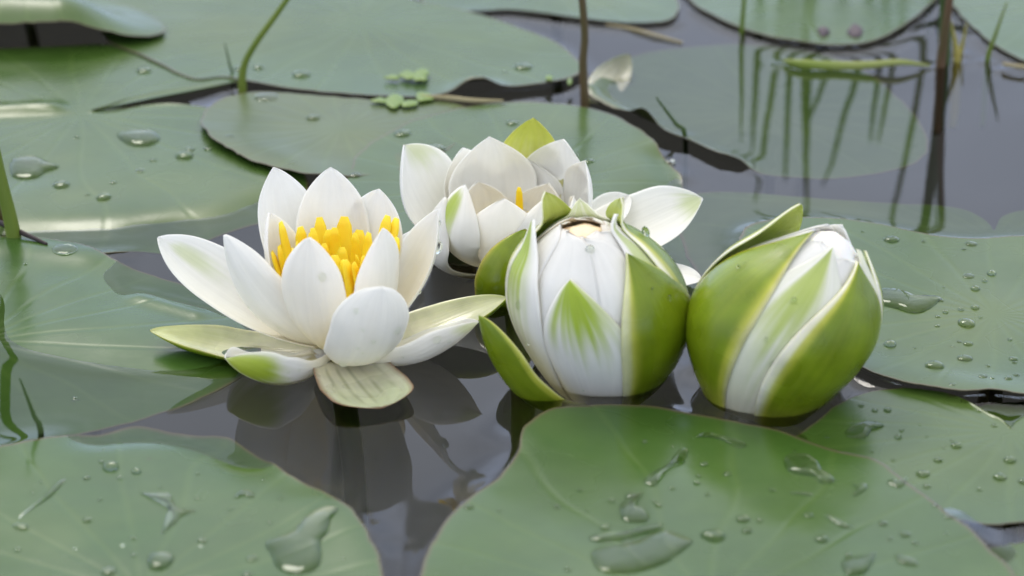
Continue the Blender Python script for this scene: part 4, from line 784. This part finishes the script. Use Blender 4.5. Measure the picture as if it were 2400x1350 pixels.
puddle('left_notched', 'large bean-shaped droplet nearest the notch', [(275, 330), (290, 322), (330, 318), (362, 322), (376, 336), (362, 350), (330, 356), (300, 350)], 0.0017)
puddle('left_notched', 'wide fish-shaped puddle beside the thick reed', [(26, 390), (50, 380), (85, 380), (115, 392), (140, 402), (110, 412), (90, 425), (60, 430), (28, 422)], 0.0016)
def drop_on_petal(key, t, u, side, size, label, group=None, sag=0.25, hrel=0.75):
    g_in, g_out = PETALS[key]; gr = g_out if side else g_in; nt_, nu_ = gr.shape[:2]
    i = min(max(int(round(t * (nt_ - 1))), 1), nt_ - 2); j = min(max(int(round((u + 1) / 2 * (nu_ - 1))), 1), nu_ - 2)
    p = gr[i, j]; nn = nrm(g_out[i, j] - g_in[i, j]) * (1 if side else -1)
    o = bpy.data.objects.new('water_droplet', DROP); col.objects.link(o); o.location = p + nn * 0.00005
    o.rotation_euler = Vector(nn).to_track_quat('Z', 'Y').to_euler(); o.scale = (size, size * (1 + sag), size * hrel); tag(o, label, 'droplet', group)
gp = 'droplets on the open flower'
for k_, lst in {'1d': [(.30, .35, .0014), (.83, .5, .0009), (.62, -.1, .0008), (.70, -.6, .0013), (.55, .2, .0006), (.72, .25, .0006), (.50, .05, .0005), (.42, -.4, .0005), (.35, .1, .0005)], '1l': [(.75, -.45, .0013)], '1b': [(.55, -.7, .0006), (.45, -.75, .0006), (.5, -.5, .0005)], '1e': [(.75, .75, .0014), (.8, .55, .0007), (.45, .7, .0005)], '1n': [(.80, .55, .0019), (.93, .6, .0008), (.5, .8, .0006)], '1h': [(.7, .8, .0013)], '1g': [(.3, .2, .0006), (.5, .6, .0005)], '1k': [(.9, -.3, .0007)]}.items():
    for (t_, u_, s_) in lst: drop_on_petal(k_, t_, u_, 1, s_, 'clear droplet clinging to a petal of the wide open flower', gp)
for k_, lst in {'3c': [(.62, -.5, .0012), (.45, -.55, .0010)], '3i2': [(.93, -.1, .0016)], '3g': [(.80, .2, .0022)], '3b': [(.75, -.2, .0010), (.8, .1, .0008)], '3a': [(.3, .4, .0005)]}.items():
    for (t_, u_, s_) in lst: drop_on_petal(k_, t_, u_, 1, s_, 'clear droplet clinging to the opening white bud', 'droplets on the white bud')
for k_, lst in {'4p': [(.7, .1, .0011), (.55, -.3, .0008), (.5, .1, .0006), (.4, -.2, .0009)], '4r': [(.5, -.3, .0009)], '4l': [(.7, .2, .0008)]}.items():
    for (t_, u_, s_) in lst: drop_on_petal(k_, t_, u_, 1, s_, 'clear droplet clinging to the closed green bud', 'droplets on the green bud')

# ------------------------------------------------------------------ water and pond bed
xs = np.concatenate([-0.27 - np.geomspace(0.004, 40, 36)[::-1], np.arange(-0.27, 0.2701, 0.00135), 0.27 + np.geomspace(0.004, 40, 36)])
ys = np.concatenate([-0.225 - np.geomspace(0.004, 40, 36)[::-1], np.arange(-0.225, 0.3601, 0.00135), 0.36 + np.geomspace(0.004, 40, 36)])
X, Yg = np.meshgrid(xs, ys); Z = np.zeros_like(X)
S = np.array([(q + (-1,))[:5] for q in SOURCES]); S = S[S[:, 2] > 1e-5]
# no climb where a rim lies on top of another floating pad
keep = np.ones(len(S), bool)
for li, lf in enumerate(LEAVES.values()):
    if lf['z0'] <= 0: continue
    px_, py_ = lf['o'][:, 0], lf['o'][:, 1]; qx_, qy_ = np.roll(px_, -1), np.roll(py_, -1)
    cond = (py_[None] > S[:, 1:2]) != (qy_[None] > S[:, 1:2])
    xin = px_[None] + (S[:, 1:2] - py_[None]) * (qx_ - px_)[None] / np.where(qy_ == py_, 1e-12, qy_ - py_)[None]
    ins = (np.sum(cond & (S[:, 0:1] < xin), axis=1) % 2) == 1
    keep &= ~(ins & (S[:, 4] != li) & (S[:, 4] >= 0))
S = S[keep][:, :4]
# the water climbs where it meets a rim: take the strongest climb, gathered cell by cell
x0i, x1i = np.searchsorted(xs, -0.2701), np.searchsorted(xs, 0.27); y0i, y1i = np.searchsorted(ys, -0.2251), np.searchsorted(ys, 0.36)
dxy = 0.00135
for sx_, sy_, a_, re_ in S:
    if not (-0.28 < sx_ < 0.28 and -0.235 < sy_ < 0.37): continue
    w_ = int(re_ * 3.2 / dxy) + 1; ic = x0i + int(round((sx_ + 0.27) / dxy)); jc = y0i + int(round((sy_ + 0.225) / dxy))
    i0, i1 = max(ic - w_, 0), min(ic + w_ + 1, len(xs)); j0, j1 = max(jc - w_, 0), min(jc + w_ + 1, len(ys))
    if i0 >= i1 or j0 >= j1: continue
    dd = np.hypot(xs[None, i0:i1] - sx_, ys[j0:j1, None] - sy_)
    np.maximum(Z[j0:j1, i0:i1], a_ * np.exp(-(dd / re_) ** 1.25), out=Z[j0:j1, i0:i1])
k3 = A((0.25, 0.5, 0.25))
for _ in range(2):
    Z[:, 1:-1] = Z[:, :-2] * .25 + Z[:, 1:-1] * .5 + Z[:, 2:] * .25; Z[1:-1] = Z[:-2] * .25 + Z[1:-1] * .5 + Z[2:] * .25
rw = np.random.RandomState(4)
for _ in range(14):
    th_ = rw.uniform(0, math.pi); lam = rw.uniform(0.035, 0.12); Z = Z + 0.0000055 * (lam / 0.05) ** 1.5 * np.sin((X * math.cos(th_) + Yg * math.sin(th_)) * 2 * math.pi / lam + rw.uniform(0, 6.28))
nx, ny = len(xs), len(ys); V3 = np.stack([X, Yg, Z], -1).reshape(-1, 3).astype(np.float32)
ii = (np.arange(ny - 1)[:, None] * nx + np.arange(nx - 1)[None]).ravel()
F_ = np.stack([ii, ii + 1, ii + nx + 1, ii + nx], 1).astype(np.int32)
me = bpy.data.meshes.new('water'); me.vertices.add(len(V3)); me.vertices.foreach_set('co', V3.ravel())
me.loops.add(F_.size); me.loops.foreach_set('vertex_index', F_.ravel()); me.polygons.add(len(F_))
me.polygons.foreach_set('loop_start', np.arange(0, F_.size, 4, dtype=np.int32)); me.polygons.foreach_set('use_smooth', np.ones(len(F_), bool))
me.update(calc_edges=True); me.validate()
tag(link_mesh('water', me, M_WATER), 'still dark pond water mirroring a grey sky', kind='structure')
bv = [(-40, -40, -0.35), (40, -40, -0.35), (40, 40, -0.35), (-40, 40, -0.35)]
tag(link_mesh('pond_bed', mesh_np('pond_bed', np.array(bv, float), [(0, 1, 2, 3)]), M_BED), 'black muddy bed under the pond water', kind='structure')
